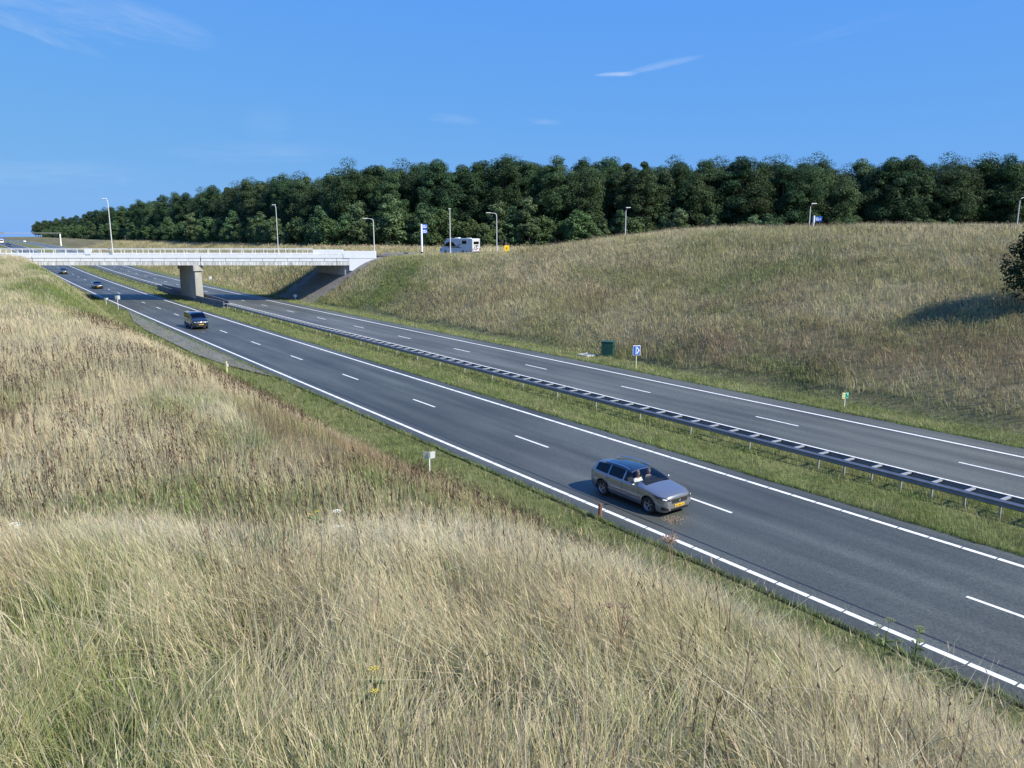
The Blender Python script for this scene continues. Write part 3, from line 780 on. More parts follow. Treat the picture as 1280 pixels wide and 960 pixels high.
def build_vehicle(name, sp, loc, rz, label, cat, group=None):
    root = empty(name, loc, rz, label, cat, group)
    V, parts = build_shell(sp)
    bvh = BVHTree.FromPolygons([Vector(v) for v in V], [f for fl in parts.values() for f in fl])
    body = submesh(V, parts['body']).build('body', M[sp['paint']], root, smooth=32)
    submesh(V, parts['underbody']).build('underbody', M['black'], root)
    W = sp['wmax']
    if 'windscreen' in parts: submesh(V, parts['windscreen']).build('windscreen', M['glass'], root, smooth=60)
    if 'rear_window' in parts: submesh(V, parts['rear_window']).build('rear_window', M['dark_glass'], root, smooth=60)
    if 'roof_panel' in parts:
        m = submesh(V, parts['roof_panel']); m.v = [(x, y, z + .004) for x, y, z in m.v]; m.build('roof_panel', M['roof_glass'], root, smooth=60)
    for k in sorted([k for k in parts if isinstance(k, tuple)]):
        submesh(V, parts[k]).build('side_window', M['glass'] if k[2] == len(sp['side_glass']) - 1 else M['dark_glass'], root, smooth=60)
    # cabin: dashboard, floor, seats
    zs = sp['seat_z']; yf = sp['seat_y']
    cb = MB().box(-W + .16, W - .16, sp['screen'][0] - .05, sp['screen'][1] - .12, zs + .2, sp['dash_z'])
    cb.box(-W + .14, W - .14, sp['rear_glass'][1] - .1, sp['screen'][1] - .1, .30, .36)
    cb.build('dashboard', M['black'], root, bevel=.03)
    for yy in sp['seat_rows']:
        for sx in (-1, 1):
            st = MB().prism([(yy + .22, zs - .12), (yy + .24, zs + .05), (yy - .20, zs + .02), (yy - .40, zs + .58), (yy - .52, zs + .58), (yy - .30, zs - .12)], 'x', sx * .38 - .24, sx * .38 + .24)
            s_ = st.build('seat', M['seat'], root, bevel=.03)
            MB().box(sx * .38 - .13, sx * .38 + .13, yy - .55, yy - .44, zs + .60, zs + .80).build('headrest', M['seat'], s_, bevel=.035)
    # wheels
    r = sp['wr']; ty, rm, disc = wheel_parts(r, .21)
    tm = rmm = None
    for yw in sp['wheels_y']:
        for sx in (1, -1):
            if tm is None:
                t = ty.build('wheel', M['rubber'], root, smooth=40); tm = t.data
                q = rm.build('rim', M['rim'], t, smooth=40); rmm = q.data
                q2 = disc.build('brake_disc', M['black'], t); dm = q2.data
            else:
                t = ob('wheel', tm, root); ob('rim', rmm, t); ob('brake_disc', dm, t)
            t.location = (sx * (W - .125), yw, r); t.rotation_euler = (0, 0, 0 if sx > 0 else math.pi)
    # dark wheel-arch liners
    wl = MB()
    for yw in sp['wheels_y']:
        for sx in (1, -1):
            pts = [(yw + (r + .05) * math.cos(a), r + (r + .05) * math.sin(a)) for a in np.linspace(-.35, math.pi + .35, 16)]
            n = len(pts); a_, b_ = sx * (W - .05), sx * (W - .36)
            vs_ = [(a_, y, z) for y, z in pts] + [(b_, y, z) for y, z in pts]
            wl.add(vs_, [(i, i + 1, n + i + 1, n + i) for i in range(n - 1)] + [tuple(range(n, 2 * n))])
    wl.build('wheel_arch', M['black'], root)
    F = sp['front']
    def both(nm, dirn, cs, m, nu=8, nv=4, off=.008, par=None):
        a = fit(bvh, dirn, cs, nu, nv, off); o1 = a.build(nm, M[m], par or root, smooth=50)
        o2 = mirror_x(a).build(nm, M[m], par or root, smooth=50); return o1, o2
    def one(nm, dirn, cs, m, nu=12, nv=4, off=.008, par=None):
        return fit(bvh, dirn, cs, nu, nv, off).build(nm, M[m], par or root, smooth=50)
    hl = both('headlight', 'front', F['lamp'], 'lamp_glass', 10, 4, .010)
    for o_, sg in zip(hl, (1, -1)):
        c = [(p[0] * .55 + q[0] * .45, p[1] * .5 + q[1] * .5) for p, q in zip(F['lamp'], F['lamp'][2:] + F['lamp'][:2])]
        a = fit(bvh, 'front', [(F['lamp'][0][0] * .4 + F['lamp'][2][0] * .6 + dx, (F['lamp'][0][1] + F['lamp'][2][1]) / 2 + dz) for dx, dz in ((-.06, -.028), (.05, -.02), (.05, .022), (-.06, .012))], 4, 3, .014)
        (a if sg > 0 else mirror_x(a)).build('projector', M['lamp_bright'], o_)
    one('grille', 'front', F['grille'], 'black', 14, 4, .006)
    gb = MB()
    for t in (.25, .5, .75):
        g = F['grille']; za = g[0][1] * (1 - t) + g[3][1] * t; xa = g[0][0] * (1 - t) + g[3][0] * t
        m = fit(bvh, 'front', [(xa, za - .006), (-xa, za - .006), (-xa, za + .006), (xa, za + .006)], 14, 1, .012); gb.add(m.v, m.f)
    gb.build('grille_bar', M['dark_chrome'], root)
    if 'frame' in F:
        g = F['grille']; m = fit(bvh, 'front', [(g[3][0] - .01, g[3][1]), (-g[3][0] + .01, g[3][1]), (-g[3][0] + .01, g[3][1] + .02), (g[3][0] - .01, g[3][1] + .02)], 14, 1, .012); m.build('grille_trim', M['chrome'], root)
        bz = (g[0][1] + g[3][1]) / 2
        fit(bvh, 'front', [(-.035, bz - .05), (.035, bz - .05), (.055, bz + .045), (-.055, bz + .045)], 4, 4, .020).build('badge', M['chrome'], root)
    one('lower_grille', 'front', F['lower'], 'black', 14, 3, .006)
    if 'fog' in F: both('fog_light', 'front', F['fog'], 'black', 6, 3, .007)
    p = F['plate']; yp = None
    hit = bvh.ray_cast(Vector((0, 6, p)), Vector((0, -1, 0)))[0]
    pl = MB().box(-.26, .26, hit.y + .005, hit.y + .022, p - .055, p + .055).build('number_plate', M['plate'], root, bevel=.004)
    ink = MB(); xs_ = [-.21, -.155, -.07, -.015, .04, .125, .18]
    for k, x in enumerate(xs_): ink.box(x, x + .032 + .006 * (k % 2), hit.y + .0225, hit.y + .025, p - .034, p + .034)
    ink.build('plate_lettering', M['plate_ink'], pl)
    Rr = sp['rear']; both('tail_light', 'rear', Rr['lamp'], 'tail_red', 5, 4, .009)
    hr = bvh.ray_cast(Vector((0, -6, Rr['plate'])), Vector((0, 1, 0)))[0]
    MB().box(-.26, .26, hr.y - .02, hr.y - .004, Rr['plate'] - .055, Rr['plate'] + .055).build('number_plate', M['plate'], root)
    # side fittings
    for sd, sg in (('right', 1), ('left', -1)):
        for ys_ in sp['handles']:
            h = bvh.ray_cast(Vector((sg * 6, ys_, sp['handle_z'])), Vector((-sg, 0, 0)))[0]
            MB().box(h.x - .012, h.x + .022 if sg > 0 else h.x + .012, ys_ - .09, ys_ + .09, sp['handle_z'] - .016, sp['handle_z'] + .016).build('door_handle', M[sp['handle_mat']], root, bevel=.006)
        seam = MB()
        for y_ in sp['door_seams']:
            m = fit(bvh, sd, [(y_ - .006, sp['sill_z']), (y_ + .006, sp['sill_z']), (y_ + .006, sp['beltline']), (y_ - .006, sp['beltline'])], 1, 12, .003); seam.add(m.v, m.f)
        seam.build('door_seam', M['black'], root)
        if sp.get('trim'):
            a, b, z_ = sp['trim']
            m = fit(bvh, sd, [(a, z_), (b, z_ - .015), (b, z_ + .015), (a, z_ + .03)], 14, 1, .012); m.build('side_trim', M['chrome'], root, smooth=50)
        m = fit(bvh, sd, [(sp['wheels_y'][1] + r + .1, sp['sill_z'] - .14), (sp['wheels_y'][0] - r - .1, sp['sill_z'] - .14), (sp['wheels_y'][0] - r - .1, sp['sill_z'] - .06), (sp['wheels_y'][1] + r + .1, sp['sill_z'] - .06)], 10, 1, .010)
        m.build('sill', M['black'], root, smooth=50)
        yb = sp['mirror_y']; zb = sp['mirror_z']
        mm = MB().tube([(sg * (W - .10), yb, zb - .05), (sg * (W + .06), yb - .01, zb)], .025, 6)
        mo = mm.build('wing_mirror', M['black'], root, smooth=50)
        hs_ = MB(); hs_.lathe([(0.001, -.10), (.045, -.085), (.062, -.02), (.062, .05), (.042, .085), (.001, .10)], 'x', 12, (sg * (W + .13), yb, zb + .03))
        hs_.v = [(x, yb + (y - yb) * .75, z) for x, y, z in hs_.v]
        hs_.build('mirror_housing', M[sp.get('mirror_paint', sp['paint'])], mo, smooth=60)
        if sp.get('roof_rail'):
            a, b = sp['roof_rail']; pts = []
            for y_ in np.linspace(a, b, 10):
                wt = ip(sp['wt'], y_); pts.append((sg * (wt + .005), y_, ip(sp['top'], y_) - .018 + (.03 if y_ not in (a, b) else 0)))
            MB().tube(pts, .02, 6).build('roof_rail', M['chrome'], root, smooth=60)
    # wiper arms and steering wheel
    yw_ = sp['screen'][1] - .05; zw_ = ip(sp['top'], yw_) + .015
    wp = MB()
    for x0, x1 in ((-.5, .05), (.05, .55)):
        y2 = yw_ - .10; wp.tube([(x0, yw_, zw_), (x1, y2, ip(sp['top'], y2) + .012)], .012, 5)
    wp.build('wiper', M['black'], root)
    sw = MB(); cxs = -.38; ring = [(cxs + .18 * math.cos(a), sp['seat_y'] + .52 + .05 * math.sin(a), zs + .36 + .17 * math.sin(a)) for a in np.linspace(0, 2 * math.pi, 17)]
    sw.tube(ring, .016, 6, cap=False); sw.build('steering_wheel', M['black'], root, smooth=60)
    return root

ESTATE = dict(L=4.585, wmax=.90, wr=.345, wheels_y=(1.41, -1.32), paint='silver',
    top=[(2.293, .73), (2.28, .82), (2.21, .90), (1.98, .962), (1.6, 1.015), (1.3, 1.05), (1.12, 1.075), (.9, 1.17), (.6, 1.30), (.36, 1.39), (.2, 1.43), (0, 1.46), (-.4, 1.49), (-1.0, 1.48), (-1.6, 1.43), (-1.9, 1.385), (-1.98, 1.35), (-2.10, 1.16), (-2.2, 1.0), (-2.25, .95), (-2.293, .62)],
    belt=[(2.293, .60), (2.24, .72), (1.9, .86), (1.5, .925), (1.12, .97), (0, .975), (-1.2, .99), (-1.9, 1.02), (-2.1, .99), (-2.25, .88), (-2.293, .55)],
    w=[(2.293, .56), (2.27, .67), (2.19, .765), (2.02, .84), (1.8, .88), (1.4, .90), (0, .90), (-1.5, .90), (-1.9, .87), (-2.12, .80), (-2.24, .70), (-2.293, .58)],
    wt=[(2.293, .4), (1.06, .70), (.6, .63), (.2, .585), (-1.0, .575), (-1.9, .53), (-2.0, .53), (-2.25, .62)],
    bot=[(2.293, .30), (2.2, .22), (1.95, .19), (-1.9, .20), (-2.2, .27), (-2.293, .36)],
    cuts=(1.10, .22, .18, -1.45, .76, .88, -.06, -.14, -.98, -1.05, -1.84, -1.97, -2.12), screen=(.22, 1.10), rear_glass=(-2.12, -1.97), roof_glass=(-1.45, .18),
    side_glass=[(-1.84, -1.05), (-.98, -.14), (-.06, .76)], seat_z=.56, seat_y=-.05, dash_z=.97, seat_rows=(.12, -.85), wide_screen=True,
    front=dict(lamp=[(.50, .66), (.865, .75), (.865, .85), (.53, .77)], grille=[(-.42, .57), (.42, .57), (.48, .745), (-.48, .745)], frame=True, lower=[(-.46, .27), (.46, .27), (.50, .365), (-.50, .365)], fog=[(.55, .29), (.80, .33), (.80, .45), (.62, .41)], plate=.46),
    rear=dict(lamp=[(.42, .82), (.80, .82), (.80, .98), (.46, .95)], plate=.68), handles=(-.05 - .12, -1.02), handle_z=.86, handle_mat='silver', door_seams=(.86, -.10, -1.02), sill_z=.34, beltline=.95, trim=(-.92, .95, .47), mirror_y=.72, mirror_z=1.02, roof_rail=(-1.75, .05), mirror_paint='silver')
def scaled(sp, **kw): d = dict(sp); d.update(kw); return d
VAN = dict(L=5.0, wmax=.95, wr=.335, wheels_y=(1.58, -1.42), paint='navy_paint', crown=.05,
    top=[(2.5, .72), (2.46, .86), (2.35, 1.02), (2.1, 1.14), (1.75, 1.25), (1.5, 1.37), (1.15, 1.60), (.85, 1.80), (.7, 1.87), (.4, 1.93), (-.5, 1.96), (-2.0, 1.95), (-2.32, 1.92), (-2.40, 1.80), (-2.46, 1.1), (-2.5, .7)],
    belt=[(2.5, .6), (2.4, .84), (2.1, 1.0), (1.7, 1.10), (1, 1.14), (-2.2, 1.16), (-2.42, 1.1), (-2.5, .6)],
    w=[(2.5, .62), (2.45, .74), (2.3, .86), (2.0, .93), (1.5, .95), (-2.2, .95), (-2.44, .92), (-2.5, .86)],
    wt=[(2.5, .5), (1.6, .82), (1.2, .80), (.7, .775), (-2.3, .77), (-2.5, .80)],
    bot=[(2.5, .34), (2.35, .25), (2, .22), (-2.2, .24), (-2.5, .36)],
    cuts=(1.65, .78, 1.10, .95, .02, -.06, -1.1, -1.18, -2.2, -2.34, -2.44), screen=(.80, 1.62), rear_glass=(-2.44, -2.34),
    side_glass=[(-2.2, -1.18), (-1.1, -.06), (.02, .98)], seat_z=.82, seat_y=.35, dash_z=1.22, seat_rows=(.35, -.7),
    front=dict(lamp=[(.46, .80), (.88, .82), (.88, .95), (.48, .90)], grille=[(-.44, .80), (.44, .80), (.46, .92), (-.46, .92)], frame=True, lower=[(-.62, .36), (.62, .36), (.62, .50), (-.62, .50)], fog=[(.68, .38), (.86, .40), (.86, .50), (.68, .50)], plate=.60),
    rear=dict(lamp=[(.66, .8), (.80, .8), (.76, 1.05), (.64, 1.05)], plate=.8), handles=(.05, -.2), handle_z=.98, handle_mat='black', door_seams=(1.15, .0, -1.14), sill_z=.38, beltline=1.1, trim=(-1.0, 1.15, .62), mirror_y=1.12, mirror_z=1.22, mirror_paint='black')
HATCH = scaled(ESTATE, L=4.2, wheels_y=(1.28, -1.28), paint='black_paint', roof_glass=None,
    top=[(2.1, .64), (2.05, .76), (1.85, .88), (1.5, .97), (1.0, 1.05), (.75, 1.18), (.35, 1.38), (.15, 1.44), (-.4, 1.50), (-1.2, 1.46), (-1.75, 1.36), (-1.95, 1.05), (-2.06, .9), (-2.1, .6)],
    belt=[(2.1, .56), (1.9, .76), (1.4, .88), (1, .96), (-1.5, 1.0), (-1.95, .98), (-2.1, .55)],
    w=[(2.1, .52), (2.04, .68), (1.9, .80), (1.5, .885), (-1.5, .885), (-1.95, .80), (-2.1, .60)], wmax=.885,
    wt=[(2.1, .45), (1.0, .70), (.3, .60), (-1.6, .56), (-2.1, .6)], bot=[(2.1, .30), (1.9, .20), (-1.8, .2), (-2.1, .34)],
    cuts=(.95, .26, .18, .66, .80, -.1, -.18, -.95, -1.02, -1.6, -1.78, -1.93), screen=(.26, .95), rear_glass=(-1.93, -1.78), side_glass=[(-1.6, -1.02), (-.95, -.18), (-.1, .66)], seat_rows=(-.1, -.85), seat_y=-.12,
    front=dict(lamp=[(.46, .60), (.82, .66), (.82, .78), (.50, .70)], grille=[(-.40, .54), (.40, .54), (.42, .66), (-.42, .66)], frame=True, lower=[(-.5, .28), (.5, .28), (.5, .38), (-.5, .38)], fog=[(.55, .3), (.76, .33), (.76, .42), (.6, .41)], plate=.46),
    handles=(-.2, -1.0), door_seams=(.82, -.14, -.98), roof_rail=None, mirror_y=.64, mirror_z=1.0, mirror_paint='black_paint', handle_mat='black', trim=None)
SALOON = scaled(HATCH, paint='grey_paint', mirror_paint='grey_paint')

def place(s, D): x, y = P(s, D); return (x, y, float(zr(s)))
HEAD = TH + math.pi
est = build_vehicle('estate_car', ESTATE, place(22.25, 22.36), HEAD, 'silver blue estate car with a black glass roof, nearest car on the road', 'car')
van = build_vehicle('passenger_van', VAN, place(98.6, 22.75), HEAD, 'dark blue passenger van with a yellow number plate driving in the near carriageway', 'van')
hat = build_vehicle('hatchback_car', HATCH, place(180.5, 22.75), HEAD, 'black hatchback following the dark van, just beyond the bridge shadow', 'car')
sal = build_vehicle('hatchback_car', SALOON, place(241, 22.6), HEAD, 'dark grey car seen just under the left part of the bridge deck', 'car')
c5 = build_vehicle('hatchback_car', HATCH, place(470, 21.9), HEAD, 'dark car on the far crest above the bridge railing, right of two', 'car')
c6 = copy_tree(c5); c6.location = place(505, 22.6); c6['label'] = 'dark car on the far crest above the bridge railing, left of two'
c7 = build_vehicle('hatchback_car', scaled(HATCH, paint='white_paint', mirror_paint='black'), place(640, 38.6), TH, 'tiny pale car driving away on the far carriageway near the horizon', 'car')

# people in the estate car
def person(loc, rz, label, shirt_mat, arm_fwd, hairc):
    root = empty('person', loc, rz, label, 'person')
    def skin_obj(name, verts, edges, rad, m, rootv=0, lv=2):
        me = bpy.data.meshes.new(name); me.from_pydata(verts, edges, []); me.materials.append(m)
        o = bpy.data.objects.new(name, me); COL.objects.link(o); o.parent = root
        sm = o.modifiers.new('skin', 'SKIN'); sm.use_smooth_shade = True
        for d, r_ in zip(me.skin_vertices[0].data, rad): d.radius = r_ if isinstance(r_, tuple) else (r_, r_)
        me.skin_vertices[0].data[rootv].use_root = True
        ss_ = o.modifiers.new('sub', 'SUBSURF'); ss_.levels = lv; ss_.render_levels = lv
        return o
    # seated: pelvis at origin, facing +y
    v = [(0, 0, .08), (0, -.04, .28), (0, -.07, .46), (0, -.06, .57), (0, -.03, .64), (0, -.02, .74), (0, -.03, .80),
         (.17, -.06, .49), (.23, .06, .27), (.17, .30, arm_fwd), (.15, .38, arm_fwd + .01),
         (-.17, -.06, .49), (-.23, .06, .27), (-.17, .30, arm_fwd), (-.15, .38, arm_fwd + .01),
         (.10, .05, .06), (.14, .46, .10), (.13, .62, -.26), (.13, .74, -.29),
         (-.10, .05, .06), (-.14, .46, .10), (-.13, .62, -.26), (-.13, .74, -.29)]
    e = [(0, 1), (1, 2), (2, 3), (3, 4), (4, 5), (5, 6), (2, 7), (7, 8), (8, 9), (9, 10), (2, 11), (11, 12), (12, 13), (13, 14), (0, 15), (15, 16), (16, 17), (17, 18), (0, 19), (19, 20), (20, 21), (21, 22)]
    r_ = [(.15, .12), (.14, .11), (.15, .11), (.055, .055), (.065, .075), (.078, .095), (.07, .085), .06, .045, .036, .03, .06, .045, .036, .03, .09, .07, .05, .04, .09, .07, .05, .04]
    skin_obj('body', v, e, r_, M['skin'])
    vs_ = v[:3] + [v[7], v[8], (.18, .2, arm_fwd - .04)] + [v[11], v[12], (-.18, .2, arm_fwd - .04)]
    skin_obj('shirt', vs_, [(0, 1), (1, 2), (2, 3), (3, 4), (4, 5), (2, 6), (6, 7), (7, 8)], [(.165, .14), (.165, .135), (.17, .13), .078, .062, .052, .078, .062, .052], M[shirt_mat], lv=2)
    tl = [v[0], v[15], v[16], v[17], v[19], v[20], v[21]]
    skin_obj('trousers', tl, [(0, 1), (1, 2), (2, 3), (0, 4), (4, 5), (5, 6)], [(.16, .13), .10, .082, .06, .10, .082, .06], M['navy_paint'])
    h = MB(); h.lathe([(.001, .13), (.06, .115), (.092, .06), (.098, .0), (.09, -.03)], 'z', 14, (0, -.045, .75)); h.build('hair', M[hairc], root, smooth=60)
    MB().lathe([(.001, .035), (.010, .018), (.013, 0), (.001, -.01)], 'y', 8, (0, .060, .715)).build('nose', M['skin'], root, smooth=60)
    ey = MB()
    for sx in (-.032, .032): ey.lathe([(.001, .008), (.012, 0), (.001, -.008)], 'y', 8, (sx, .072, .745))
    ey.build('eyes', M['black'], root)
    MB().box(-.028, .028, .066, .074, .672, .682).build('mouth', M['tail_red'], root)
    for sg in (-1, 1):
        for k in range(4):
            x0 = sg * .15 - .024 + .016 * k
            pts = [(x0, .38, arm_fwd + .01), (x0, .425 - .006 * abs(k - 1), arm_fwd + .03), (x0, .45 - .006 * abs(k - 1), arm_fwd + .005), (x0, .435, arm_fwd - .02)]
            MB().tube(pts, [.0085, .008, .0075, .006], 6).build('finger', M['skin'], root, smooth=60)
        MB().tube([(sg * .125, .37, arm_fwd + .015), (sg * .10, .40, arm_fwd + .03), (sg * .10, .425, arm_fwd + .03)], [.010, .009, .007], 6).build('thumb', M['skin'], root, smooth=60)
    return root
def incar(root, x, y, z):
    c, s_ = math.cos(root.rotation_euler.z), math.sin(root.rotation_euler.z)
    return (root.location.x + c * x - s_ * y, root.location.y + s_ * x + c * y, root.location.z + z)
person(incar(est, .34, .30, .55), HEAD, 'passenger in a white shirt behind the windscreen of the silver estate car', 'shirt', .24, 'hair')
person(incar(est, -.38, .20, .52), HEAD, 'driver in a dark top at the wheel of the silver estate car', 'grey_paint', .40, 'hair')

# motorhome on the crossing road, driving left
mhp = at(576, 318, 134.5)
M['camper'] = mat('white camper paint greyed as in shade', (.50, .53, .56), .35, coat=.4)  # white body, the shade on its side painted in as grey-blue
mh = empty('motorhome', (mhp.x, 134.2, 7.33), math.pi / 2 + R(-33), 'white motorhome with dark swoosh stripes on the crossing road beyond the grass brow', 'motorhome')
L2 = 3.3; W2 = 1.12
prof = [(-L2, .55), (-L2, 2.72), (-L2 + .18, 2.86), (1.4, 2.90), (2.1, 2.80), (2.55, 2.35), (2.85, 1.75), (3.30, 1.25), (3.55, 1.15), (3.68, .75), (3.66, .40), (2.75, .40), (2.68, .75), (2.45, .90), (2.2, .75), (2.1, .40), (-1.0, .42), (-1.08, .75), (-1.32, .90), (-1.56, .75), (-1.64, .42)]
MB().prism(prof, 'x', -W2, W2).build('body', M['camper'], mh, bevel=.05)
for sg in (1, -1):
    x = sg * (W2 + .012)
    def side(nm, poly, m, par=mh, o_=0):
        return MB().prism(poly, 'x', sg * (W2 - .01), x + sg * o_).build(nm, M[m], par)
    side('side_window', [(.1, 1.55), (1.9, 1.50), (2.5, 1.55), (2.30, 2.05), (1.7, 2.3), (.7, 2.2)], 'dark_glass')
    side('swoosh_stripe', [(-1.2, 1.25), (.2, 1.30), (1.9, 1.35), (1.9, 1.44), (.1, 1.48), (-.9, 2.05), (-1.0, 2.05), (-.3, 1.48)], 'grey_paint', o_=.006)
    side('side_window', [(-2.05, 1.95), (-1.15, 1.95), (-1.15, 2.5), (-2.05, 2.5)], 'dark_glass', o_=.004)
    side('side_stripe', [(-3.2, .72), (-1.8, .72), (-1.8, .80), (-3.2, .80)], 'grey_paint', o_=.004)
    MB().tube([(sg * W2, 2.45, 1.7), (sg * (W2 + .25), 2.5, 1.75)], .03, 6).box(sg * (W2 + .25) - .07, sg * (W2 + .25) + .07, 2.42, 2.56, 1.5, 1.95).build('wing_mirror', M['black'], mh)
    MB().prism([(3.30, .95), (3.62, .85), (3.56, 1.10), (3.34, 1.18)], 'x', sg * (W2 - .35), sg * (W2 + .008)).build('headlight', M['lamp_glass'], mh)
ws = MB(); ws.add([(-W2 + .12, 2.63, 2.33), (W2 - .12, 2.63, 2.33), (W2 - .12, 2.93, 1.76), (-W2 + .12, 2.93, 1.76), (-W2 + .12, 2.53, 2.30), (W2 - .12, 2.53, 2.30), (W2 - .12, 2.80, 1.72), (-W2 + .12, 2.80, 1.72)], [(0, 1, 2, 3), (7, 6, 5, 4), (0, 4, 5, 1), (2, 6, 7, 3), (0, 3, 7, 4), (1, 5, 6, 2)]); ws.build('windscreen', M['dark_glass'], mh)
em = MB()                                   # emblem on the rear wall: two open rings
for cz, cx_, r_ in ((1.35, -.15, .36), (1.45, .28, .28)):
    em.tube([(cx_ + r_ * math.cos(a), -L2 - .03, cz + r_ * math.sin(a)) for a in np.linspace(.4, 5.4, 18)], .045, 6)
em.build('rear_emblem', M['black'], mh, smooth=60)
MB().box(-.75, .75, -L2 - .02, -L2 + .02, 1.9, 2.35).build('rear_window', M['dark_glass'], mh)
MB().box(-W2 + .1, W2 - .1, -L2 - .06, -L2 + .02, .5, .72).build('rear_bumper', M['grey_paint'], mh, bevel=.02)
for sx in (-1, 1): MB().box(sx * .95 - .1, sx * .95 + .1, -L2 - .03, -L2 + .01, .85, 1.2).build('tail_light', M['tail_red'], mh)
MB().box(-.35, .35, .2, .9, 2.88, 3.02).build('roof_hatch', M['white_paint'], mh, bevel=.04)
MB().box(-.3, .3, -2.2, -1.5, 2.86, 2.96).build('roof_hatch', M['white_paint'], mh, bevel=.04)
ty, rm, disc = wheel_parts(.34, .22)
for yw in (2.42, -1.32):
    for sx in (1, -1):
        t = ty.build('wheel', M['rubber'], mh, (sx * (W2 - .14), yw, .34), smooth=40); rm.build('rim', M['rim'], t, smooth=40); t.rotation_euler = (0, 0, 0 if sx > 0 else math.pi)

# small lorry near the horizon
lo = empty('lorry', place(575, 22.4), HEAD, 'small distant lorry with white front and blue box behind the two far dark cars', 'lorry')
MB().prism([(2.6, .6), (4.4, .6), (4.5, 1.3), (4.25, 2.7), (2.6, 2.8)], 'x', -1.15, 1.15).build('cab', M['white_paint'], lo, bevel=.08)
MB().box(-1.25, 1.25, -4.4, 2.5, 1.05, 3.5).build('cargo_box', M['blue'], lo, bevel=.04)
MB().box(-.5, .5, -4.3, 4.0, .6, 1.0).build('chassis', M['black'], lo)
MB().add([(-1.0, 4.47, 1.6), (1.0, 4.47, 1.6), (.95, 4.30, 2.5), (-.95, 4.30, 2.5)], [(0, 1, 2, 3)]).build('windscreen', M['black'], lo)
ty, rm, disc = wheel_parts(.5, .3)
for yw in (3.5, -2.6):
    for sx in (1, -1): ty.build('wheel', M['rubber'], lo, (sx * 1.0, yw, .5))

# ------------------------------------------------------------------ lamp posts
def lamp(px_base, py_top, Y, arm, label, base_z=7.3, arm_len=1.4, lean=0.):
    b = at(px_base, 316, Y); top = at(px_base, py_top, Y).z
    H = top - base_z
    t = empty('street_lamp', (b.x, Y, base_z), 0, label, 'street lamp', 'street lamps along the crossing road')
    if arm:
        a = math.pi if arm < 0 else 0
        pts = [(0, 0, -.3), (0, 0, H * .5), (0, 0, H - .45), (arm * .12, 0, H - .15), (arm * .40, 0, H), (arm * arm_len, 0, H + .06)]
        if isinstance(arm, tuple): pass
        MB().tube(pts, [.105, .085, .06, .055, .05, .045], 10).build('pole', M['pole'], t, smooth=60)
        hd = MB(); hd.box(arm * arm_len - .42, arm * arm_len + .42, -.14, .14, H + .0, H + .14)
        hd.build('lamp_head', M['lamp_head'], t, bevel=.05)
    else:
        MB().tube([(0, 0, -.3), (0, 0, H * .5), (0, 0, H - .1)], [.105, .085, .06], 10).build('pole', M['pole'], t, smooth=60)
        MB().box(-.15, .15, -.9, .12, H - .12, H + .04).build('lamp_head', M['lamp_head'], t, bevel=.05)
    MB().tube([(0, 0, -.3), (0, 0, 1.1)], .13, 10).build('base', M['pole'], t, smooth=60)
    MB().box(-.05, .05, -.145, -.12, .5, .85).build('service_door', M['lamp_head'], t)
    return t
lamp(141, 249, 140.3, -1, 'tallest street lamp, on the far edge of the bridge above the motorway', 7.34, .55)
lb = at(348, 314, 172); lamp(348, 256.5, 172, -1, 'second street lamp from the left, standing behind the bridge between pier and right end', gz(lb.x, 172) - .02, .4)
lamp(468, 273.5, 140.2, -1, 'street lamp with a long arm pointing left at the right end of the bridge', 7.2, 1.5)
lamp(563, 261, 129.5, 0, 'straight street lamp standing in front of the motorhome', gz(at(563, 316, 129.5).x, 129.5) - .05)
lamp(621, 266.5, 141.5, -1, 'street lamp with an arm pointing left, between the motorhome and the yellow sign', 7.1, 1.5)
lamp(781, 260, 141.5, 1, 'street lamp half hidden by the brow of the hill, left of the hilltop', 7.1, .4)
lamp(1009, 255, 130, 1, 'street lamp behind the hilltop beside the blue sign', 7.1, .55)
lamp(1267, 247, 118, 1, 'street lamp behind the hilltop at the right edge of the picture', 7.4, 1.4)

# ------------------------------------------------------------------ signs and small roadside things
def post(mb, x, y, z0, z1, r=.04): return mb.tube([(x, y, z0), (x, y, z1)], r, 8)
# tall white finger post with blue panels
q = at(527.5, 318, 129.3); zq = gz(q.x, 129.3); H = at(527, 280, 129.3).z - zq
t = empty('direction_sign', (q.x, 129.3, zq), R(25), 'tall white sign post with two blue panels near the right end of the bridge', 'sign')
MB().tube([(0, 0, .9), (0, 0, H)], .17, 12).build('post', M['sign_white'], t, smooth=60)
MB().tube([(0, 0, -.3), (0, 0, .35)], .175, 12).tube([(0, 0, .62), (0, 0, .9)], .175, 12).build('black_band', M['black'], t, smooth=60)
MB().tube([(0, 0, .35), (0, 0, .62)], .172, 12).build('white_band', M['sign_white'], t, smooth=60)
for k, z in enumerate((H - .72, H - 1.5)):
    p_ = MB().box(.16, .98, -.04, .04, z, z + .68).build('panel', M['blue'], t, bevel=.015)
    tx = MB()
    for r_ in range(2): tx.box(.28, .80 - .12 * r_, -.047, -.0405, z + .14 + .24 * r_, z + .25 + .24 * r_)
    tx.prism([(.82, z + .2), (.92, z + .34), (.82, z + .48)], 'y', -.047, -.0405)
    tx.build('panel_lettering', M['sign_white'], p_)
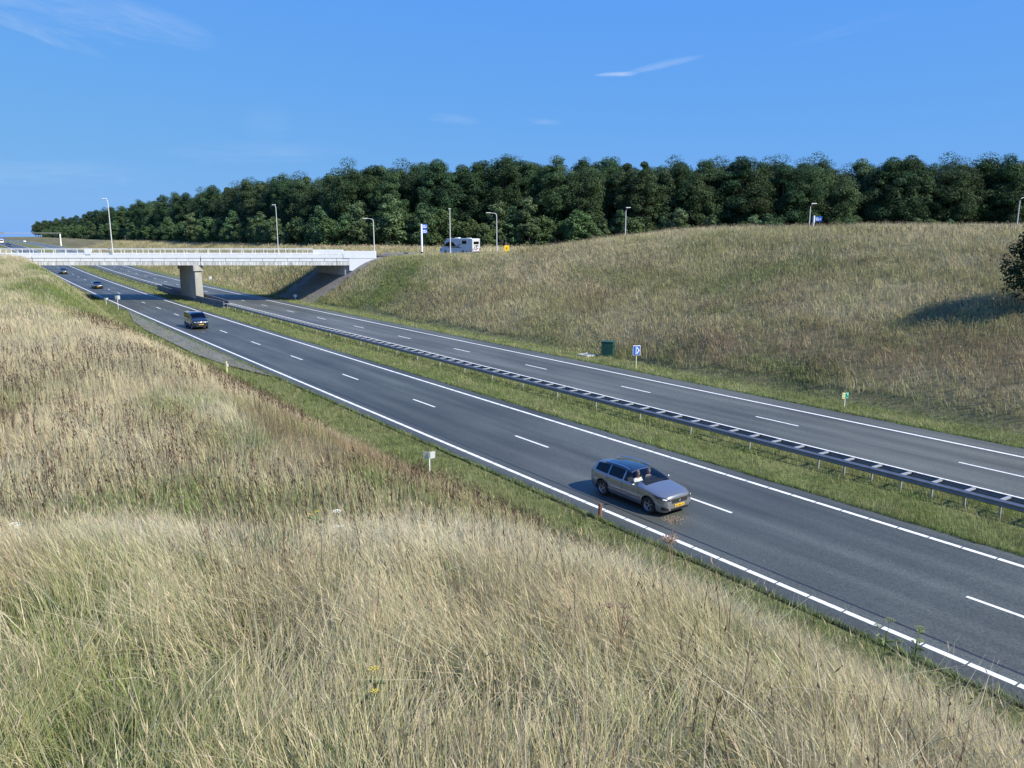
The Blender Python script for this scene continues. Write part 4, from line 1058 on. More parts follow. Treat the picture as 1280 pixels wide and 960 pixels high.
# blue sign on white post by the hilltop
q = at(1017, 279, 112); zq = gz(q.x, 112); zt_ = at(1017, 269.5, 112).z
t = empty('direction_sign', (q.x, 112, zq), R(-8), 'small blue sign on a white post behind the hilltop beside a street lamp', 'sign')
MB().tube([(0, 0, -.3), (0, 0, zt_ - zq)], .13, 12).build('post', M['sign_white'], t, smooth=60)
p_ = MB().box(.12, 1.10, -.04, .04, zt_ - zq - .82, zt_ - zq - .12).build('panel', M['blue'], t, bevel=.015)
MB().box(.22, .75, -.047, -.0405, zt_ - zq - .66, zt_ - zq - .54).box(.22, .62, -.047, -.0405, zt_ - zq - .42, zt_ - zq - .30).prism([(.80, zt_ - zq - .62), (.98, zt_ - zq - .47), (.80, zt_ - zq - .32)], 'y', -.047, -.0405).build('panel_lettering', M['sign_white'], p_)
# yellow sign
q = at(633.5, 314, 129); zq = gz(q.x, 129); zc_ = at(633.5, 310.5, 129).z
t = empty('yellow_sign', (q.x, 129, zq), R(10), 'square yellow sign on a thin post right of the motorhome', 'sign')
post(MB(), 0, 0.05, -.3, zc_ - zq + 1.05, .035).build('post', M['galv_dull'], t, smooth=60)
p_ = MB().box(-.42, .42, -.03, .02, zc_ - zq - .48, zc_ - zq + .48).build('panel', M['yellow'], t, bevel=.02)
MB().prism([(-.05, zc_ - zq - .22), (.05, zc_ - zq - .22), (.05, zc_ - zq + .02), (.15, zc_ - zq + .02), (0, zc_ - zq + .22), (-.15, zc_ - zq + .02), (-.05, zc_ - zq + .02)], 'y', -.037, -.0305).build('panel_mark', M['plate_ink'], p_)
# green cabinet with pale slab
def rp(s, D): x, y = P(s, D); return x, y, float(terrain(s, D))
x, y, z = rp(52.6, 48.3)
t = empty('roadside_cabinet', (x, y, z), R(-22), 'dark green roadside cabinet at the foot of the far slope', 'cabinet')
MB().box(-.55, .55, -.38, .38, -.5, 1.38).build('body', M['cab_green'], t, bevel=.02)
MB().box(-.60, .60, -.43, .43, 1.383, 1.45).build('roof', M['cab_green'], t, bevel=.02)
MB().box(-.50, -.01, -.405, -.382, .05, 1.33).box(.01, .50, -.405, -.382, .05, 1.33).build('door', M['cab_green'], t, bevel=.006)
MB().box(-.06, -.03, -.43, -.405, .7, .84).build('handle', M['black'], t)
MB().box(.552, .565, -.2, .1, .85, 1.1).build('vent', M['black'], t)
x, y, z = rp(54.2, 47.15)
t = empty('concrete_slab', (x, y, z), TH, 'pale flat concrete slab in the verge in front of the green cabinet', 'slab')
MB().box(-.62, .62, -.75, .75, -.1, .13).build('slab', M['slab'], t, bevel=.02)
MB().box(-.35, .35, -.4, .4, .1305, .15).build('hatch', M['galv_dull'], t, bevel=.01)
# blue sign with white chevron
x, y, z = rp(46.4, 45.85)
t = empty('arrow_sign', (x, y, z), R(8), 'blue and white arrow sign on a pale post beside the far carriageway', 'sign')
post(MB(), 0, .05, -.3, 1.25, .045).build('post', M['lime'], t, smooth=60)
p_ = MB().box(-.33, .33, -.03, .02, 1.12, 1.96).build('panel', M['sign_white'], t, bevel=.03)
f_ = MB().box(-.29, .29, -.036, -.0305, 1.16, 1.92).build('blue_field', M['blue'], p_)
MB().box(-.08, -.02, -.041, -.0365, 1.24, 1.84).prism([(-.02, 1.24), (.06, 1.24), (.26, 1.54), (.06, 1.84), (-.02, 1.84), (.14, 1.54)], 'y', -.041, -.0365).build('panel_arrow', M['sign_white'], f_)
# green and yellow distance marker
x, y, z = rp(27.5, 46.2)
t = empty('distance_marker', (x, y, z), R(4), 'small green and pale yellow marker sign at the verge of the far carriageway', 'sign')
post(MB(), 0.02, .04, -.3, .75, .03).build('post', M['sign_white'], t, smooth=60)
p_ = MB().box(-.21, .00, -.02, .02, .58, .99).build('yellow_panel', M['lime'], t, rz if False else None, bevel=.01)
g_ = MB().box(.002, .23, -.02, .02, .61, 1.02).build('green_panel', M['green_sign'], t, bevel=.01)
MB().box(.04, .19, -.025, -.0205, .95, .985).box(.14, .19, -.025, -.0205, .82, .93).box(.03, .20, -.025, -.0205, .64, .665).build('panel_lettering', M['sign_white'], g_)
MB().box(-.16, -.05, -.025, -.0205, .84, .875).box(-.16, -.05, -.025, -.0205, .66, .70).build('panel_lettering', M['galv_dull'], p_)
# distance markers seen from behind on the near side
def km(s, D, label, w_=.27, h_=.34, H=.95):
    x, y, z = rp(s, D)
    t = empty('distance_marker', (x, y, z), R(6), label, 'sign', 'distance markers seen from behind')
    post(MB(), 0, 0, -.3, H + .05, .03).build('post', M['sign_white'], t, smooth=60)
    for sg in (-1, 1):
        a = MB(); vs_ = [(sg * .02, -.03), (sg * (.02 + w_ * .95), .10)]
        a.add([(vs_[0][0], vs_[0][1] + o_, H + dz_ + .01 * sg) for o_ in (0, .02) for dz_ in (0,)] , [])
        (x0, y0), (x1, y1) = vs_
        m = MB().add([(x0, y0, H), (x1, y1, H), (x1, y1, H + h_), (x0, y0, H + h_), (x0, y0 + .015, H), (x1, y1 + .015, H), (x1, y1 + .015, H + h_), (x0, y0 + .015, H + h_)], [(0, 1, 2, 3), (7, 6, 5, 4), (0, 4, 5, 1), (1, 5, 6, 2), (2, 6, 7, 3), (3, 7, 4, 0)])
        m.build('panel', M['sign_back'], t)
    MB().box(-.05, .05, -.06, -.03, H + .08, H + .32).build('bracket', M['galv_dull'], t)
km(31.2, 17.3, 'two-leaf marker sign seen from behind on the near verge, in the middle of the picture', H=.64)
km(130.5, 19.0, 'taller two-leaf marker sign seen from behind, just in front of the bridge shadow', .36, .58, 1.55)
km(138.5, 18.5, 'smaller two-leaf marker sign seen from behind, left of the taller one at the bridge shadow', .30, .32, .95)
# posts
x, y, z = rp(64.5, 17.0)
t = empty('marker_post', (x, y, z), 0, 'slim yellow marker post with a white reflector beside the lay-by', 'post')
MB().box(-.06, .06, -.03, .03, -.3, 1.0).build('post', M['lime'], t, bevel=.015); MB().box(.02, .16, -.045, -.03, .55, .78).build('reflector', M['sign_white'], t)
x, y, z = rp(21.6, 19.62); 
t = empty('wooden_post', (x, y, float(terrain(21.6, 19.3))), R(20), 'short brown post at the road edge in front of the silver estate car', 'post')
MB().tube([(0, 0, -.35), (0, 0, .62), (.01, 0, .70)], [.085, .08, .06], 10).build('post', M['brown_wood'], t, smooth=50)
x, y, z = rp(13.0, 16.4)
t = empty('marker_post', (x, y, z), 0, 'thin yellow marker stake standing in the tall grass near the bottom right', 'post')
MB().tube([(0, 0, -.3), (.03, 0, 1.05)], [.025, .02], 8).build('stake', M['yellow'], t, smooth=50); MB().box(.0, .06, -.035, -.02, .8, 1.0).build('reflector', M['sign_white'], t)
x, y, z = rp(131.8, 47.2)
t = empty('marker_post', (x, y, z), 0, 'low white marker post at the foot of the paved slope under the bridge', 'post')
MB().box(-.06, .06, -.05, .05, -.3, .7).build('post', M['sign_white'], t, bevel=.02); MB().box(-.30, .25, -.06, .04, .45, .95).build('panel', M['sign_white'], t, bevel=.02)
x, y, z = rp(186, 46.8)
t = empty('marker_sign', (x, y, z), 0, 'small white sign beyond the far carriageway, seen left of the bridge pier', 'sign')
post(MB(), 0, 0, -.3, 1.0, .04).build('post', M['galv_dull'], t); MB().box(-.28, .28, -.03, .03, .9, 1.5).build('panel', M['sign_white'], t, bevel=.02)
# sign gantry beyond the bridge
sg0 = 484; z0_ = float(zr(sg0))
t = empty('sign_gantry', (*P(sg0, 45.8), z0_), TH, 'thin overhead sign gantry spanning the far motorway beyond the bridge', 'gantry')
MB().box(-.28, .28, -.28, .28, -.5, 6.3).build('pillar', M['rail_white'], t, bevel=.03)
tr = MB()
for dy in (-.35, .35):
    for z in (6.35, 6.95): tr.tube([(.6, dy, z), (-36, dy, z + .0)], .055, 6)
for k in range(24):
    x0 = .5 - k * 1.52
    tr.tube([(x0, -.35, 6.35), (x0 - .76, -.35, 6.95), (x0 - 1.52, -.35, 6.35)], .03, 5)
tr.build('truss', M['galv_dull'], t)
MB().box(-33, -25, -.6, -.4, 6.3, 7.1).build('walkway_panel', M['galv'], t)
MB().box(-36.3, -35.7, -.28, .28, -.5, 6.3).build('pillar', M['rail_white'], t, bevel=.03)

# ------------------------------------------------------------------ trees: trunk with limbs, crown of many small leaf faces gathered in clumps
def crown_mesh(name, H, R0, base, nl, per, leaf, seed, col, shape='round', lum=.16):
    g = np.random.default_rng(seed)
    # clump centres through the crown volume, more on the outside
    cs = []
    while len(cs) < nl:
        u = g.uniform(-1, 1, 3); r = np.linalg.norm(u)
        if r > 1 or r < g.uniform(.15, .75): continue
        t = (u[2] + 1) / 2
        wid = {'round': (1 - .42 * max(0, t - .7) / .3) * (.80 + .20 * min(1, t / .4)), 'cone': 1.05 - .75 * t, 'bush': 1 - .4 * t}[shape]
        cs.append((u[0] * R0 * wid, u[1] * R0 * wid, base + t * (H - base) * .93))
    cs = np.array(cs); cs[:, 2] += g.normal(0, .25, nl)
    rad = g.uniform(.6, 1.25, nl) * R0 * .40
    ci = np.repeat(np.arange(nl), per); n = len(ci)
    d = g.normal(size=(n, 3)); d /= np.linalg.norm(d, axis=1, keepdims=True)
    rr = g.uniform(.35, 1.0, n) ** .6
    c = cs[ci] + d * (rad[ci] * rr)[:, None] * np.array([1, 1, .72])
    nrm = d * .55 + g.normal(size=(n, 3)) * .42 + np.array([0, -.05, .5]); nrm /= np.linalg.norm(nrm, axis=1, keepdims=True)
    a = np.cross(nrm, g.normal(size=(n, 3))); a /= np.linalg.norm(a, axis=1, keepdims=True); b = np.cross(nrm, a)
    sz = g.uniform(.6, 1.25, n)[:, None] * leaf
    # a leaf spray: a ragged five-pointed face folded at the middle
    p0 = c - a * sz * .75; p1 = c + b * sz * .42 + nrm * sz * .12; p2 = c + a * sz * .75; p3 = c - b * sz * .42 + nrm * sz * .12
    V = np.stack([p0, p1, p2, p3], 1).reshape(-1, 3)
    k = np.arange(n)[:, None] * 4
    T = np.concatenate([k + np.array([[0, 1, 2]]), k + np.array([[0, 2, 3]])], 1).reshape(-1, 3)
    cl = np.array(col)[None] * (1 + lum * g.normal(size=(nl, 1)) * .8)[ci] * (1 + .17 * g.normal(size=(n, 1)))
    cl[:, 0] *= 1 + .09 * g.normal(size=n); cl = np.clip(cl, .008, .5)
    me = fastmesh(name, V, T, np.repeat(cl, 4, 0)); me.materials.append(M['leaf']); return me, cs
def trunk_mesh(H, r, cs, base, seed):
    g = random.Random(seed); mb = MB()
    top = Vector((g.uniform(-.5, .5), g.uniform(-.5, .5), H * .86))
    mb.tube([(0, 0, -.6), (0, 0, base * .6), (top.x * .4, top.y * .4, H * .5), top], [r * 1.25, r, r * .65, r * .15], 8)
    for c in cs[:: max(1, len(cs) // 12)]:
        z0 = max(base * .6, c[2] * .62); f = z0 / H
        mb.tube([(top.x * f * .7, top.y * f * .7, z0), (c[0] * .5, c[1] * .5, z0 + (c[2] - z0) * .6), tuple(c)], [r * .38, r * .24, r * .08], 5)
    me = bpy.data.meshes.new('trunk'); me.from_pydata(mb.v, [], mb.f); me.materials.append(M['bark']); return me

VAR = []
for k in range(7):
    H = [20.3, 19.8, 20.6, 19.8, 20.1, 20.5, 19.6][k]; R0 = [3.7, 3.4, 3.6, 4.0, 3.3, 4.1, 3.5][k]
    cme, cs = crown_mesh('crown', H, R0, H * .12, 78, 330, .215, 100 + k, [(.058, .104, .046), (.070, .116, .048), (.052, .098, .046), (.074, .112, .048), (.082, .128, .062), (.056, .094, .042), (.078, .110, .050)][k], ['round', 'round', 'round', 'bush', 'cone', 'round', 'round'][k])
    VAR.append((cme, trunk_mesh(H, .26, cs, H * .2, k), H))
YNG = []
for k in range(5):
    H = [9.5, 8, 10.5, 7, 11][k]; R0 = [2.7, 2.9, 2.5, 3.0, 2.4][k]
    cme, cs = crown_mesh('crown', H, R0, .5, 40, 120, .30, 200 + k, [(.098, .160, .064), (.108, .165, .064), (.090, .155, .072), (.100, .150, .060), (.118, .172, .080)][k], ['round', 'bush', 'cone', 'bush', 'cone'][k])
    YNG.append((cme, trunk_mesh(H, .10, cs, .8, 50 + k), H))
def tree(name, var, x, y, z, sc, rz, label, group, parts=True):
    cme, tme, H = var
    t = empty(name, (x, y, z - .1), rz, label, 'tree', group); t.scale = (sc * random.uniform(.95, 1.32), sc * random.uniform(.95, 1.32), sc)
    ob('trunk', tme, t); ob('crown', cme, t)
    return t
tl = ['tall dark green broadleaf tree in the dense wood behind the crossing road', 'tall dark broadleaf tree along the wood edge that follows the motorway beyond the bridge']
rt = random.Random(5)
# wood behind the crossing road, right of the picture's first third
for row in range(3):
    x = -40 + row * 2.4
    while x < (138 if row == 0 else 148):
        y = 189 + row * 5.5 + rt.uniform(-3.6, 3.6)
        if row == 0 and rt.random() < .18: x += 3
        lim = 1.0
        tx = x + rt.uniform(-1.2, 1.2)
        if 87 < tx * 190 / y < 90 and row in (1, 2): x += 4.0; continue        # the gap where sky shows through
        sc = rt.uniform(.90, 1.06) * np.interp(tx, [-40, -10, 20, 60, 120, 150], [.99, 1.04, 1.07, 1.06, 1.07, 1.09]) * (1 + .015 * row)
        tree('broadleaf_tree', rt.choice(VAR), tx, y, gz(tx, y), sc, rt.uniform(0, 6.28), tl[0], 'tall trees of the wood')
        x += rt.uniform(2.8, 3.8)
# wood edge following the motorway
for row in range(4):
    s = 160 + row * 3
    while s < 1080:
        D = 77.5 + row * 7 + rt.uniform(-2.5, 2.5)
        x, y = P(s, D)
        if not (y < 192 + row * 6.5 and x > -44):
            if (row < 2 or s < 220) and (row < 1 or s < 640) and row < 3:
                sc = rt.uniform(.92, 1.08) * float(np.interp(s, [150, 250, 600, 1000], [1.0, 1.02, .92, .88]))
                tree('broadleaf_tree', rt.choice(VAR), x, y, gz(x, y), sc, rt.uniform(0, 6.28), tl[1], 'tall trees along the motorway')
        s += rt.uniform(5.2, 7.4) * (1 if s < 320 else (1.6 if s < 560 else 2.4)) * (1 if row < 2 else 1.5)
yl = ['young lighter green tree standing in the front edge of the wood', 'bushy young tree in the edge of the wood beside the far motorway']
x = -42
for x in list(np.arange(-38, 150, 4.6)):
    x = float(x) + rt.uniform(-1, 1); y = 198 + rt.uniform(-1.5, 1.5)
    tree('young_tree', rt.choice(YNG), x, y, gz(x, y), rt.uniform(.7, 1.0), rt.uniform(0, 6.28), 'undergrowth tree in the shade inside the wood', 'undergrowth of the wood')
x = -42
while x < 150:
    y = 179 + rt.uniform(-2.5, 2.5); sc = rt.uniform(.65, 1.12) * float(np.interp(x, [-40, 10, 40, 150], [1.08, 1.05, .82, .78]))
    tree('young_tree', rt.choice(YNG), x, y, gz(x, y), sc, rt.uniform(0, 6.28), yl[0], 'young trees in front of the wood'); x += rt.uniform(2.6, 4.2)
s = 158
while s < 900:
    D = 70.5 + rt.uniform(-2, 2); x, y = P(s, D)
    if not (y < 182 and x > -42):
        tree('young_tree', rt.choice(YNG), x, y, gz(x, y), rt.uniform(.6, 1.1), rt.uniform(0, 6.28), yl[1], 'young trees along the motorway')
    s += rt.uniform(3.2, 5.2) * (1 if s < 320 else (1.6 if s < 560 else 3))
# low distant trees left of the motorway at the horizon
for k in range(16):
    s = rt.uniform(900, 1250); D = rt.uniform(-60, 15); x, y = P(s, D)
    tree('distant_tree', rt.choice(VAR), x, y, gz(x, y) - 2, rt.uniform(.5, .7), rt.uniform(0, 6.28), 'distant low tree left of the motorway at the horizon', 'distant trees at the horizon')
# dark bush on the hill at the right edge
cme, cs = crown_mesh('crown', 6.3, 2.35, .2, 64, 110, .15, 400, (.013, .036, .014), 'bush', .2)
bx = at(1297, 388, 53.5); t = empty('hawthorn_bush', (bx.x, 53.5, gz(bx.x, 53.5)), 0, 'dark round bush on the grassy hill at the right edge of the picture', 'bush')
ob('trunk', trunk_mesh(5.2, .12, cs, .5, 77), t); ob('crown', cme, t)

# ------------------------------------------------------------------ grass
TX = 640 / FPX * 1.06
def infrustum(X, Y, margin=3.0):
    return (np.abs(X) < Y * TX + margin) & (Y > 1.0)
def scatter(n, s0, s1, d0, d1, g):
    s = g.uniform(s0, s1, n); D = g.uniform(d0, d1, n); x = -ST * s + CT * D; y = CT * s + ST * D
    return x, y, s, D
def scatter_xy(n, x0, x1, y0, y1, g):
    x = g.uniform(x0, x1, n); y = g.uniform(y0, y1, n); s, D = SD(x, y); return x, y, s, D
def colours(X, Y, g, jitter=.17, green_boost=0., mute=0.):
    W = patch_weights(X, Y); W = W ** 3.3
    W[:, 2] += green_boost
    W /= W.sum(-1, keepdims=True)
    cum = np.cumsum(W, -1); pick = (g.random(len(X))[:, None] > cum).sum(-1).clip(0, 4)
    if mute:
        sw = (pick == 4) & (g.random(len(X)) < mute); pick = np.where(sw, 3, pick)
    base = PAL[pick] * .62 + (W @ PAL) * .38
    c = base * (1 + jitter * g.normal(size=(len(X), 1))) * (1 + .07 * g.normal(size=(len(X), 3)))
    return np.clip(c, .02, .75), pick
def blades(X, Y, h, wd, col, g, lean=.28, wind=(-.12, .05), zoff=-.03, seg=3, droop=.25):
    n = len(X); Z = ground(X, Y) + zoff
    az_ = g.uniform(0, 2 * np.pi, n); sx, sy = np.cos(az_), np.sin(az_)
    la = (fbm(X / 1.7, Y / 1.7, 700, 3) * 2.2 + fbm(X / 6, Y / 6, 710, 2) * 2 - .4) * 2 * np.pi + g.normal(0, .75, n)
    lm = np.abs(g.normal(.10, lean, n)) * h * (.5 + 1.1 * vn(X / 2.3, Y / 2.3, 720))
    lx = np.cos(la) * lm + wind[0] * h; ly = np.sin(la) * lm + wind[1] * h
    V = np.empty((n, 5, 3), np.float32)
    def pt(t, k):
        return X + lx * t ** k, Y + ly * t ** k, Z + h * (t - droop * .25 * t ** 3 * (lm / np.maximum(h, .01)) * 2)
    for i, (t, wf) in enumerate(((0, .8), (.55, 1.0))):
        x, y, z = pt(t, 1.6)
        V[:, 2 * i, 0] = x - sx * wd * wf / 2; V[:, 2 * i, 1] = y - sy * wd * wf / 2; V[:, 2 * i, 2] = z
        V[:, 2 * i + 1, 0] = x + sx * wd * wf / 2; V[:, 2 * i + 1, 1] = y + sy * wd * wf / 2; V[:, 2 * i + 1, 2] = z
    x, y, z = pt(1.0, 1.6); V[:, 4, 0] = x; V[:, 4, 1] = y; V[:, 4, 2] = z
    k = np.arange(n)[:, None] * 5
    T = np.concatenate([k + np.array([[0, 1, 3]]), k + np.array([[0, 3, 2]]), k + np.array([[2, 3, 4]])], 1).reshape(-1, 3)
    C = np.repeat(col, 5, 0)
    return V.reshape(-1, 3), T, C, np.stack([x, y, z], -1), np.stack([lx, ly, h], -1)
def heads(tip, dirv, ln, wd, col, g):          # seed heads: a slim spindle at the tip of a stalk
    n = len(tip); d = dirv / np.linalg.norm(dirv, axis=1, keepdims=True)
    d = d + np.array([-.25, .05, .0]); d /= np.linalg.norm(d, axis=1, keepdims=True)
    a = g.uniform(0, 2 * np.pi, n); s_ = np.stack([np.cos(a), np.sin(a), np.zeros(n)], -1)
    p0 = tip - d * ln[:, None] * .15; p2 = tip + d * ln[:, None]; m = tip + d * ln[:, None] * .35
    V = np.stack([p0, m - s_ * wd[:, None] / 2, p2, m + s_ * wd[:, None] / 2], 1).reshape(-1, 3)
    k = np.arange(n)[:, None] * 4
    T = np.concatenate([k + np.array([[0, 1, 2]]), k + np.array([[0, 2, 3]])], 1).reshape(-1, 3)
    return V, T, np.repeat(col, 4, 0)
class GM:
    def __init__(self): self.V = []; self.T = []; self.C = []; self.n = 0
    def add(self, V, T, C, *_):
        self.V.append(np.asarray(V, np.float32)); self.T.append(T + self.n); self.C.append(C); self.n += len(V)
    def build(self, name, label):
        me = fastmesh(name, np.concatenate(self.V), np.concatenate(self.T), np.concatenate(self.C)); me.materials.append(M['grass'])
        o = ob(name, me); tag(o, label, kind='stuff'); return o
def keep(m, *a): return [q[m] for q in a]

def tall(gm, X, Y, hmul, wd, g, green_boost=0., hmin=.30, hmax=.85, headfrac=.3, head_l=.12, head_w=.016, base=None, lean=.30, dull=0.):
    col, pick = colours(X, Y, g, green_boost=green_boost, mute=dull)
    hn = fbm(X / 2.5, Y / 2.5, 301); hn2 = fbm(X / .7, Y / .7, 333)
    h = (hmin + (hmax - hmin) * g.beta(2.2, 2.0, len(X))) * (.35 + .85 * hn + .50 * hn2) * hmul
    if base is not None:
        s_, D_ = SD(X, Y); h = h * (.35 + .65 * sstep(0, 4.5, base - D_ + .6))
    h = np.where(pick == 2, h * .75, h); h = np.where(pick == 1, h * 1.08, h)
    w_ = wd * g.uniform(.6, 1.3, len(X)) * np.where(pick == 2, 1.35, 1) * np.where(pick == 1, .8, 1)
    V, T, C, tip, dv_ = blades(X, Y, h, w_, col, g, lean=lean); gm.add(V, T, C)
    m = (g.random(len(X)) < headfrac) & (pick != 2)
    if m.any():
        n = m.sum(); hc = np.where((pick[m] == 1)[:, None], np.array([.15, .10, .075]), np.array([.46, .38, .25])) * (1 + .2 * g.normal(size=(n, 1)))
        gm.add(*heads(tip[m], dv_[m], head_l * g.uniform(.6, 1.4, n), head_w * g.uniform(.6, 1.5, n), np.clip(hc, .03, .7), g))

g = np.random.default_rng(42)
# 1 foreground on the railway bank
gm = GM()
X, Y, s, D = scatter_xy(760000, -11, 14, 1.6, 13.5, g)
dens = np.clip(1.25 - Y / 22, .35, 1)
m = infrustum(X, Y, 1.5) & (D < 16.2) & (g.random(len(X)) < dens * (.22 + 1.1 * sstep(.33, .6, fbm(X / .55, Y / .55, 833, 3)))); X, Y, s, D = keep(m, X, Y, s, D)
tall(gm, X, Y, .72, .0044, g, headfrac=.16, head_l=.085, head_w=.0065, base=16.8, green_boost=.22, dull=.35, lean=.50)
X, Y, s, D = scatter_xy(70000, -11, 14, 1.6, 12, g)
m = infrustum(X, Y, 1.5) & (D < 16.2); X, Y = keep(m, X, Y)
c = np.clip((GREEN * .55 + OLIVE * .45)[None] * (1 + .3 * g.normal(size=(len(X), 1))), .02, .5)
gm.add(*blades(X, Y, g.uniform(.12, .38, len(X)), g.uniform(.008, .016, len(X)), c, g, lean=.6))
# broad green leaves of herbs between the grass, in loose groups
X, Y, s, D = scatter_xy(60000, -11, 14, 1.6, 13, g)
m = infrustum(X, Y, 1.5) & (D < 16.0) & (fbm(X / 1.3, Y / 1.3, 844, 3) > .56); X, Y = keep(m, X, Y)
c = np.clip(np.array([.15, .20, .07])[None] * (1 + .3 * g.normal(size=(len(X), 1))) * (1 + .12 * g.normal(size=(len(X), 3))), .02, .5)
gm.add(*blades(X, Y, g.uniform(.12, .42, len(X)), g.uniform(.008, .018, len(X)), c, g, lean=.75))
# tangled dry stalks lying across
X, Y, s, D = scatter_xy(22000, -11, 14, 1.6, 13, g)
m = infrustum(X, Y, 1.5) & (D < 11 + 3 * g.random(len(X))); X, Y = keep(m, X, Y)
c = np.clip((TAN * .6 + PALE * .3)[None] * (1 + .25 * g.normal(size=(len(X), 1))), .05, .8)
gm.add(*blades(X, Y, g.uniform(.30, .60, len(X)), g.uniform(.004, .0065, len(X)), c, g, lean=.95, zoff=.03))
gm.build('foreground_grass', 'long dry and green grass on the bank closest to the viewer')
# 2 near bank, mid distance
gm = GM()
X, Y, s, D = scatter_xy(620000, -45, 32, 11, 48, g)
dens = np.clip(1.35 - Y / 42, .28, 1)
m = infrustum(X, Y, 3) & (D < 16.9 - 1.1 * vn(s * .7, s * 0, 4)) & (D > -24) & (g.random(len(X)) < dens * (.40 + .9 * sstep(.3, .6, fbm(X / 1.1, Y / 1.1, 822, 3)))); X, Y, s, D = keep(m, X, Y, s, D)
tall(gm, X, Y, .80, .0095, g, headfrac=.20, head_l=.10, head_w=.010, lean=.38, base=17.0)
gm.build('bank_grass', 'tall tan, brown and green grass on the near bank of the cutting')
# 3 near bank, far part
gm = GM()
X, Y, s, D = scatter(330000, 34, 175, -48, 16.8, g)
lb_ = 16.6 - 0.9 * sstep(55, 75, s) * (1 - sstep(92, 112, s)) - .9 * vn(s * .5, s * 0, 8)
m = infrustum(X, Y, 4) & (Y > 45) & (D < lb_) & ~((Y > 128.5) & (Y < 142.5) & (X > -82.5)); X, Y, s, D = keep(m, X, Y, s, D)
m = ~((Y > 131) & (Y < 140)); X, Y, s, D = keep(m, X, Y, s, D)
tall(gm, X, Y, .8, .022, g, headfrac=.2, head_l=.15, head_w=.028, lean=.38, base=16.6)
gm.build('bank_grass', 'grass on the far end of the near bank up to the bridge')
# 4 the hill on the far side
gm = GM()
X, Y, s, D = scatter(680000, -25, 125, 47.0, 100, g)
m = infrustum(X, Y, 4) & (Y < 127.5) & (D > 47.2 + 1.6 * vn(s * .35, s * 0, 18)) & (g.random(len(X)) < np.where(D < 82, 1, .4) * (.50 + .9 * sstep(.3, .6, fbm(X / 2.2, Y / 2.2, 811, 3)))); X, Y, s, D = keep(m, X, Y, s, D)
tall(gm, X, Y, .85, .024, g, headfrac=.16, head_l=.14, head_w=.028, lean=.48)
# low dark brambles along the foot of the hill
for bx_, by_, rr in ((834, 436, 1.5), (868, 432, 1.2), (1010, 463, 2.2)):
    yy = float(np.interp(bx_, [830, 1280], [66, 44])); 
    for it in range(40):
        q_ = at(bx_, by_, yy); dz_ = q_.z - gz(q_.x, yy)
        if abs(dz_) < .1: break
        yy += dz_ * .9
    n_ = int(260 * rr); X = q_.x + g.normal(0, rr * .95, n_); Y = yy + g.normal(0, rr * .7, n_)
    c = np.clip(np.array([.10, .14, .055])[None] * (1 + .3 * g.normal(size=(n_, 1))), .01, .3)
    gm.add(*blades(X, Y, g.uniform(.2, .6, n_) * np.exp(-((X - q_.x) / rr) ** 2 * .6), g.uniform(.03, .06, n_), c, g, lean=.8))
gm.build('hill_grass', 'dry tan and brown grass covering the hill above the far carriageway')
# 5 beyond the bridge
gm = GM()
X, Y, s, D = scatter(150000, 130, 420, 46.6, 76, g)
m = infrustum(X, Y, 4) & (Y > 128) & ~((Y > 130) & (Y < 141.5) & (D < 58)) & ~((Y > 131) & (Y < 140)) & (g.random(len(X)) < np.clip(1.4 - s / 330, .2, 1)); X, Y, s, D = keep(m, X, Y, s, D)
tall(gm, X, Y, 1.1, .05, g, headfrac=.2, head_l=.25, head_w=.08)
X, Y, s, D = scatter_xy(45000, -30, 140, 140.5, 186, g)
m = infrustum(X, Y, 4); X, Y, s, D = keep(m, X, Y, s, D)
tall(gm, X, Y, 1.15, .06, g, headfrac=.2, head_l=.25, head_w=.08)
X, Y, s, D = scatter(26000, 165, 420, 2, 18.8, g)
tall(gm, X, Y, .8, .07, g, headfrac=.1)
gm.build('far_grass', 'dry grass strip beyond the bridge and in front of the wood')
# 6 verges and median
gm = GM()
def short(n, s0, s1, d0, d1, hmin, hmax, wd, colA, colB, sfall):
    X, Y, s, D = scatter(n, s0, s1, d0, d1, g)
    p = np.clip(1.0 / (1 + np.maximum(s - 10, 0) / sfall), .12, 1)
    m = infrustum(X, Y, 3) & (g.random(n) < p); X, Y, s, D, p = keep(m, X, Y, s, D, p)
    mixv = np.clip(fbm(s / 2.2, D / 1.1, 412) * 1.6 - .3 + .25 * g.normal(size=len(X)), 0, 1)[:, None]
    c = (np.array(colA) * (1 - mixv) + np.array(colB) * mixv) * (1 + .25 * g.normal(size=(len(X), 1)))
    h = g.uniform(hmin, hmax, len(X)) * (.5 + 1.0 * fbm(X / 1.2, Y / 1.2, 431))
    gm.add(*blades(X, Y, h, wd * g.uniform(.6, 1.4, len(X)) / np.sqrt(p), np.clip(c, .015, .6), g, lean=.55, zoff=-.01))
FR, DR = (.150, .215, .060), (.30, .30, .145)
short(330000, -10, 175, 28.98, 35.05, .10, .34, .012, FR, DR, 22)
short(210000, -10, 190, 15.6, 19.52, .10, .36, .012, (.125, .185, .05), (.27, .26, .13), 20)
short(200000, -10, 190, 44.30, 48.6, .08, .32, .014, (.17, .225, .07), (.34, .34, .18), 28)
short(30000, 175, 420, 28.98, 35.05, .12, .4, .03, FR, DR, 60)
